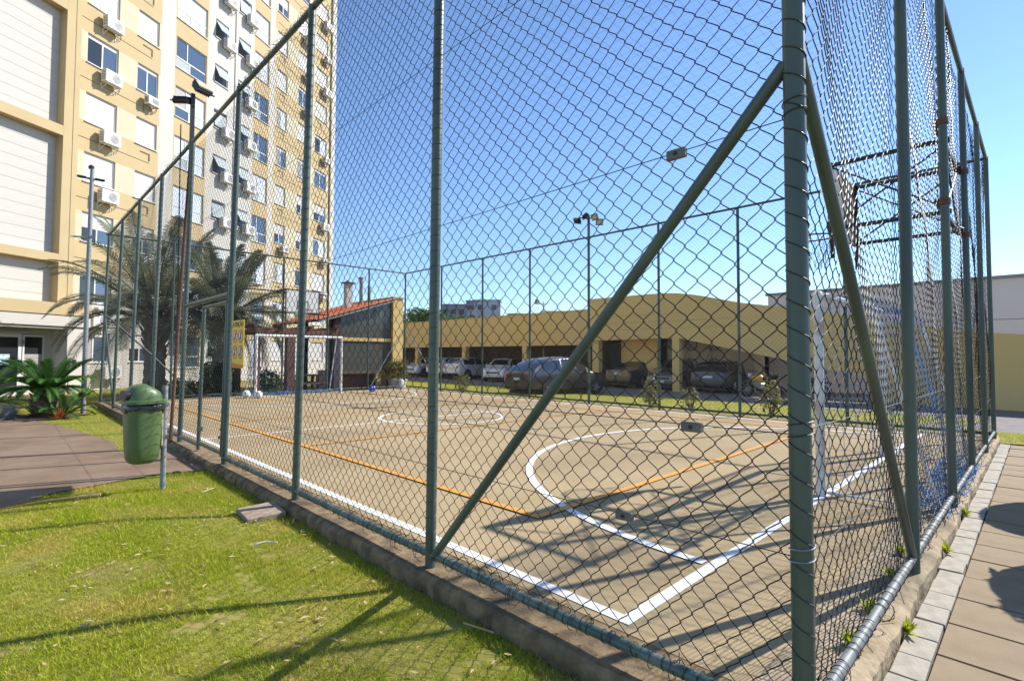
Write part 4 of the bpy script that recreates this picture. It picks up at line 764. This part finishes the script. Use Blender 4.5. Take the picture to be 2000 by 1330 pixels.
# ------------------------------------------------------------------ garage, ramp wall and warehouse
ga=thing('garage','long ochre parking garage with dark bays and curving ramp parapet','building')
GX=23.0
MB().box(GX,GX+.3,17.3,60,2.02,3.93).build('parapet','garage',ga); MB().box(GX-.03,GX+.33,17.3,60,3.93,3.99).build('parapet_cap','garage',ga)
P=[(17.28,2.14),(16.7,2.24),(12.05,2.28),(8.59,1.55),(6.9,1.18),(5.4,.85),(4.2,.6),(4.0,-.4),(-14,-.4),(-14,2.1),(0.38,2.14),(1.12,2.21),(3.12,2.52),(6.35,3.26),(9.11,3.75),(11.,4.22),(12.0,4.40),(12.78,4.46),(13.6,4.48),(17.28,4.50)]
MB().prism(P,0,GX-.25,GX+.05).build('ramp_wall','garage',ga)
for z0_,dy in ((3.1,0),(2.75,2.5),(3.45,-2)): MB().box(GX-.256,GX-.2505,9.5-dy,16.5+dy*.1,z0_,z0_+.008).build('wall_joint','garage_in',ga)
for y in (12.14,): MB().box(GX-.27,GX+.05,y-.18,y+.18,-.4,2.285).build('column','garage',ga)
MB().box(GX-.1,GX+.25,16.72,17.12,-.4,2.23).build('column','garage',ga)
for y in (22.4,28.3,34.1,40): MB().box(GX+.02,GX+.35,y-.19,y+.19,-.4,2.02).build('column','garage',ga)
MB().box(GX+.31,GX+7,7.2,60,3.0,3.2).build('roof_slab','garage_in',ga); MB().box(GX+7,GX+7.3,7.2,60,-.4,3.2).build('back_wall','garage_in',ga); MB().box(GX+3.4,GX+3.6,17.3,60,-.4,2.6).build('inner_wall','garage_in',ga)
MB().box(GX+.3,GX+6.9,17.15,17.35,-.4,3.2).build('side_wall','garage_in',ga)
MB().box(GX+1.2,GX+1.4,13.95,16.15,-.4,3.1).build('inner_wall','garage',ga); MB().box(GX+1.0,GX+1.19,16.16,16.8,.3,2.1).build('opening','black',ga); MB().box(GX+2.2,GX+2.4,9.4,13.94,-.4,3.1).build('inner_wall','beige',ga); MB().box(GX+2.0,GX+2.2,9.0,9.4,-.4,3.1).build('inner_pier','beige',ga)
wh=thing('warehouse','large pale grey warehouse rising behind the ramp wall at right','building',(0,0,0)); MB().box(28,60,-30,9.8,-.4,4.52).build('wall','ware',wh); MB().box(27.9,60,-30,9.9,4.52,4.64).build('roof_edge','far_grey',wh)
for z in (2.9,): MB().box(27.99,28.0-.001,-30,9.8,z,z+.03).build('panel_joint','far_grey',wh)
# distant blocks
def block(loc,dim,rz,m,label,nx,nz,face='pane_dark'):
    t=thing('apartment_block',label,'building',loc,R_(rz)); w,d,h=dim; MB().box(-w/2,w/2,-d/2,d/2,-2,h).build('wall',m,t); MB().box(-w/2-.2,w/2+.2,-d/2-.2,d/2+.2,h,h+.3).build('roof',m,t); wm=MB().box(-.6,.6,-.06,0,-.6,.6).mesh('window'); wm.materials.append(M[face])
    for i in range(nx):
        for k in range(nz): link('window',wm,None,t,(-w/2+(i+.5)*w/nx,-d/2-.001,h-1.6-k*3.))
block((81,103,0),(6,8,13.6),-45,'far_grey','grey far-off block with small windows, left of the pair behind the garage',3,3); block((83.4,100.6,0),(4.5,6,12.3),-45,'far_white','low white far-off house between the grey blocks',2,2); block((88,98.5,0),(6.5,8,14.9),-45,'far_white','tall pale far-off block above the garage roof',2,4); block((84.9,99.6,0),(4.5,5,14.7),-45,'far_grey','dark grey upper block adjoining the tall pale one',2,3)
block((98.3,85.7,0),(6,8,12.0),-45,'far_white','low pale rooftop on the skyline right of the far blocks',3,1); block((93,91,0),(7,7,11.4),-45,'far_grey','small grey rooftop on the skyline over the garage',2,1)
# ------------------------------------------------------------------ cars
def car(name,label,loc,rz,L,W,Hh,paint,kind='hatch',rims='rim'):
    """loft along x (front = +x)"""
    c=thing(name,label,'car',loc,rz,'cars parked at the garage'); h=Hh
    # station: x/L, belt z, roof z, roof half-width factor, body half-width factor, sill z
    if kind=='suv': ST=[(-.50,.62,.64,.93,.90,.42),(-.485,.98,1.0,.90,.97,.34),(-.455,1.02,1.10,.86,.99,.30),(-.36,1.03,1.40,.78,1,.28),(-.27,1.03,1.57,.74,1,.28),(-.08,1.02,1.66,.75,1,.26),(.06,1.0,1.62,.74,1,.26),(.18,.99,1.33,.78,1,.26),(.265,1.0,1.06,.86,1,.26),(.42,.93,.95,.86,.97,.28),(.475,.82,.84,.86,.90,.30),(.50,.55,.57,.88,.80,.36)]
    elif kind=='sedan': ST=[(-.50,.60,.62,.93,.84,.40),(-.485,.90,.93,.88,.93,.32),(-.37,.97,1.0,.86,.99,.26),(-.30,.96,1.10,.80,1,.25),(-.17,.95,1.38,.72,1,.24),(-.02,.93,1.45,.74,1,.24),(.09,.91,1.40,.74,1,.24),(.19,.90,1.12,.80,1,.24),(.25,.89,.93,.86,1,.24),(.42,.80,.83,.86,.96,.26),(.48,.66,.68,.86,.88,.28),(.50,.46,.48,.88,.78,.32)]
    else: ST=[(-.50,.58,.60,.93,.86,.40),(-.485,.93,.96,.88,.95,.32),(-.46,.98,1.06,.82,.98,.28),(-.40,.98,1.34,.74,1,.25),(-.32,.97,1.46,.74,1,.24),(-.08,.95,1.51,.75,1,.24),(.08,.93,1.46,.75,1,.24),(.19,.92,1.20,.80,1,.24),(.28,.91,.96,.86,1,.24),(.43,.82,.84,.86,.95,.26),(.485,.66,.68,.86,.87,.28),(.50,.46,.48,.88,.78,.32)]
    k=h/max(s[2] for s in ST); n=len(ST); sec=[]
    for (x,b_,r,rw,bw,s) in ST:
        w=W/2*bw; b_*=k; r*=k; s*=k; wr=W/2*rw*bw
        half=[(w*.86,s),(w*.97,s+.08),(w,s+(b_-s)*.45),(w*.985,s+(b_-s)*.8),(w*.95,b_),(wr+(w*.95-wr)*.12,b_+(r-b_)*.86),(wr*.90,b_+(r-b_)*.97),(wr*.55,r+.01),(0,r+.015)]
        sec.append(np.array([(x*L,-p[0],p[1]) for p in half]+[(x*L,p[0],p[1]) for p in half[-2::-1]]))
    S=np.array(sec); m=S.shape[1]
    # refine along the length for smooth curvature
    t=np.linspace(0,n-1,(n-1)*3+1); i0=np.clip(t.astype(int),0,n-2); f=(t-i0)[:,None,None]
    Pm=S[np.clip(i0-1,0,n-1)]; P1=S[i0]; P2=S[i0+1]; P3=S[np.clip(i0+2,0,n-1)]; lin=P1*(1-f)+P2*f; cr=.5*((2*P1)+(-Pm+P2)*f+(2*Pm-5*P1+4*P2-P3)*f**2+(-Pm+3*P1-3*P2+P3)*f**3); S2=.5*lin+.5*cr; n2=len(S2)
    q=np.array([[a*m+b_,a*m+b_+1,(a+1)*m+b_+1,(a+1)*m+b_] for a in range(n2-1) for b_ in range(m-1)]); bod=MB().add(S2.reshape(-1,3),[q,np.array([list(range(m))]),np.array([list(range((n2-1)*m,n2*m))[::-1]])]); 
    smooth_by(bod.build('body',paint,c),38)
    # glass: offset copies of loft patches
    def patch(nm,rows,xs,mm,off=.006,par=c):
        ct=np.array([0,0,h*.55]); V=[];R2=np.linspace(*rows,5); X2=np.linspace(xs[0],xs[1],7)
        for x in X2:
            a=np.interp(x,[s_[0] for s_ in ST],np.arange(n))*3; ia=int(min(a,n2-2)); fa=a-ia; s_=S2[ia]*(1-fa)+S2[ia+1]*fa
            for r_ in R2: ir=int(min(r_,m-2)); fr=r_-ir; p=s_[ir]*(1-fr)+s_[ir+1]*fr; d=p-np.array([p[0]*.85,0,h*.55]); V.append(p+d/np.linalg.norm(d)*off)
        Q=[[a_*5+b_,a_*5+b_+1,(a_+1)*5+b_+1,(a_+1)*5+b_] for a_ in range(6) for b_ in range(4)]; return smooth_by(MB().add(np.array(V),[np.array(Q)]).build(nm,mm,par),60)
    rear=-.385 if kind!='sedan' else -.27
    for s_ in (0,1):
        lo,hi=(4.12,5.0) if s_==0 else (m-1-4.12,m-1-5.0)
        for (xa,xb) in ((rear+.03,-.13),(-.115,.05),(.065,.20)) if kind!='hatch' else ((rear+.03,-.10),(-.08,.10),(.115,.20)): patch('side_window',(lo,hi),(xa,xb),'car_glass')
    patch('windscreen',(5.6,m-1-5.6),(.115,.245),'car_glass',.008); patch('rear_window',(5.6,m-1-5.6),(-.455,-.375) if kind!='sedan' else (-.33,-.20),'car_glass',.008)
    for s_ in (-1,1):
        for x in (-.29,.31): 
            w_=thing.__call__ and MB().lathe([(.20,-.10),(.305,-.10),(.325,-.06),(.325,.06),(.305,.10),(.20,.10)],22,cap=False).build('wheel','tyre',c,(x*L,s_*(W/2-.10),.325),(R_(90),0,0)); MB().lathe([(.02,s_*-.07),(.20,s_*-.085),(.205,s_*-.10)],22,cap=True).build('wheel_rim',rims,w_)
            for k5 in range(5): a5=k5*2*math.pi/5; MB().tube([(.03*math.cos(a5),.03*math.sin(a5),s_*-.102),(.19*math.cos(a5),.19*math.sin(a5),s_*-.102)],.022,4).build('spoke',rims,w_)
            a=np.linspace(0,2*np.pi,20,endpoint=False); MB().disc((x*L,s_*(W/2+.003),.345),(0,1,0),.0,.37,20).build('wheel_arch','black',c)
        zt=.86*k; MB().add(*loft([(rrect(.10,.05,.04),0),(rrect(.10,.05,.04),.02)])).build('tail_light','lens_red',c,(-.494*L,s_*W*.36,zt-.02),(0,R_(-82),0)); MB().add(*loft([(rrect(.05,.15,.04),0),(rrect(.05,.15,.04),.025)])).build('headlight','lens_white',c,(.470*L,s_*W*.32,.67*k),(0,R_(62),R_(0)))
        MB().box(.15*L,.19*L,s_*(W/2-.02)-.01 if s_>0 else -W/2-.14,W/2+.14 if s_>0 else -(W/2-.02)+.01,.95*k,1.05*k,.02).build('mirror',paint,c)
    MB().box(-.505*L,-.498*L,-.22,.22,.70*k,.81*k).build('licence_plate','plate',c); MB().box(.497*L,.507*L,-.20,.20,.40*k,.50*k).build('licence_plate','plate',c); MB().box(.478*L,.497*L,-.42,.42,.54*k,.64*k).build('grille','black',c); MB().box(-.45*L,.45*L,-W*.40,W*.40,.16,.26).build('underbody','black',c)
    MB().box(-.506*L,-.488*L,-W*.42,W*.42,.34*k,.44*k).build('bumper','black',c)
    return c
G=ZP
car('parked_car','black estate SUV parked on the grass edge with its tail to the court',(17.25,14.75,G-.02),R_(-6),4.6,1.86,1.64,'car_black','suv')
car('parked_car','white hatchback at the far left bay beside the kiosk wall',(24.3,34.6,G),R_(195),4.1,1.75,1.50,'car_white')
car('parked_car','white car with its tail out, half hidden behind the fence post',(24.6,31.6,G),R_(8),4.0,1.72,1.52,'car_white')
car('parked_car','white hatchback with red tail lights facing into the garage',(24.2,28.9,G),R_(5),4.0,1.72,1.54,'car_white')
car('parked_car','white car with its nose towards the court, left of the SUV',(24.0,25.2,G),R_(205),4.3,1.76,1.50,'car_white')
car('parked_car','dark sedan with a red tail light in the ochre bay right of the SUV',(25.0,15.3,G),R_(-4),4.4,1.76,1.46,'car_dark','sedan')
car('parked_car','grey car with a pale plate, its nose out beside the ochre column',(25.0,13.2,G),R_(184),4.2,1.75,1.50,'car_grey')
car('parked_car','black car in the shade right of the ochre column',(24.9,10.7,G),R_(2),4.2,1.75,1.48,'car_black')
def moto(loc,rz,label,paint):
    t=thing('motorcycle',label,'motorcycle',loc,rz,'motorcycles under the ramp')
    for x in (-.65,.65):
        w_=MB().tube([(x+.28*math.cos(a),0,.30+.28*math.sin(a)) for a in np.linspace(0,2*math.pi,21)],.05,6,False).build('wheel','tyre',t); MB().disc((x,0,.30),(0,1,0),.0,.12,12).build('hub','rim',w_)
        for a in np.arange(6)*math.pi/3: MB().tube([(x,0,.3),(x+.26*math.cos(a),0,.3+.26*math.sin(a))],.008,4).build('spoke','rim',w_)
    MB().tube([(.65,0,.3),(.45,0,.80),(.38,0,1.0)],.03,6).build('fork','rim',t); MB().tube([(.38,-.33,1.06),(.42,0,1.0),(.38,.33,1.06)],.014,6).build('handlebar','black',t); MB().tube([(-.65,0,.3),(-.2,0,.40),(.1,0,.38),(.42,0,.8)],.04,6).build('frame','rim',t)
    smooth_by(MB().add(*loft([(rrect(.10,.08,.05)+np.array([.15,0]),.62),(rrect(.24,.13,.09)+np.array([.14,0]),.72),(rrect(.22,.12,.08)+np.array([.13,0]),.86),(rrect(.08,.06,.04)+np.array([.1,0]),.92)])).build('fuel_tank',paint,t),60)
    MB().tube([(-.15,0,.76),(-.45,0,.78),(-.75,0,.90)],[.10,.11,.07],8).build('seat','black',t); MB().box(-.85,-.45,-.08,.08,.66,.75,.02).build('tail_fairing',paint,t); MB().box(-.12,.25,-.13,.13,.28,.58,.03).build('engine','rim',t); MB().tube([(.1,.15,.3),(-.5,.17,.32),(-.85,.17,.42)],.045,8).build('exhaust','darkmetal',t); MB().lathe([(.02,-.05),(.09,-.02),(.09,.03)],12).build('headlamp','lens_white',t,(.5,0,.88),(0,R_(90),0))
moto((22.35,8.15,G),R_(75),'yellow and black motorcycle under the ramp, left of the corner post','yellow_moto'); moto((22.3,6.35,G),R_(60),'dark motorcycle under the ramp just right of the corner post','car_dark')
def bike(loc,label):
    t=thing('bicycle',label,'bicycle',loc,R_(90),'bicycles hung on the garage wall')
    for z in (.0,1.02):
        w_=MB().tube([(.31*math.cos(a),0,z+.31*math.sin(a)) for a in np.linspace(0,2*math.pi,25)],.022,6,False).build('wheel','tyre',t); MB().disc((0,0,z),(0,1,0),0,.03,8).build('hub','rim',w_)
        for a in np.arange(10)*math.pi/5: MB().tube([(0,0,z),(.3*math.cos(a),0,z+.3*math.sin(a))],.004,3).build('spoke','rim',w_)
    f=MB()
    for P in ([(0,0,0),(.12,0,.35),(.42,0,.20),(.0,0,.0)],[(.12,0,.35),(.10,0,.85),(.42,0,.20)],[(.10,0,.85),(0,0,1.02)]): f.tube(P,.017,6)
    f.build('frame','car_dark',t); MB().tube([(.52,-.04,.12),(.52,.04,.12)],.04,6).build('saddle','black',t); MB().tube([(.2,-.25,.92),(.12,0,.85),(.2,.25,.92)],.012,6).build('handlebar','black',t)
bike((25.1,12.55,1.0),'bicycle hung upright on the beige wall, nearer the ochre column'); bike((25.1,11.35,1.0),'bicycle hung upright on the beige wall, farther from the ochre column')
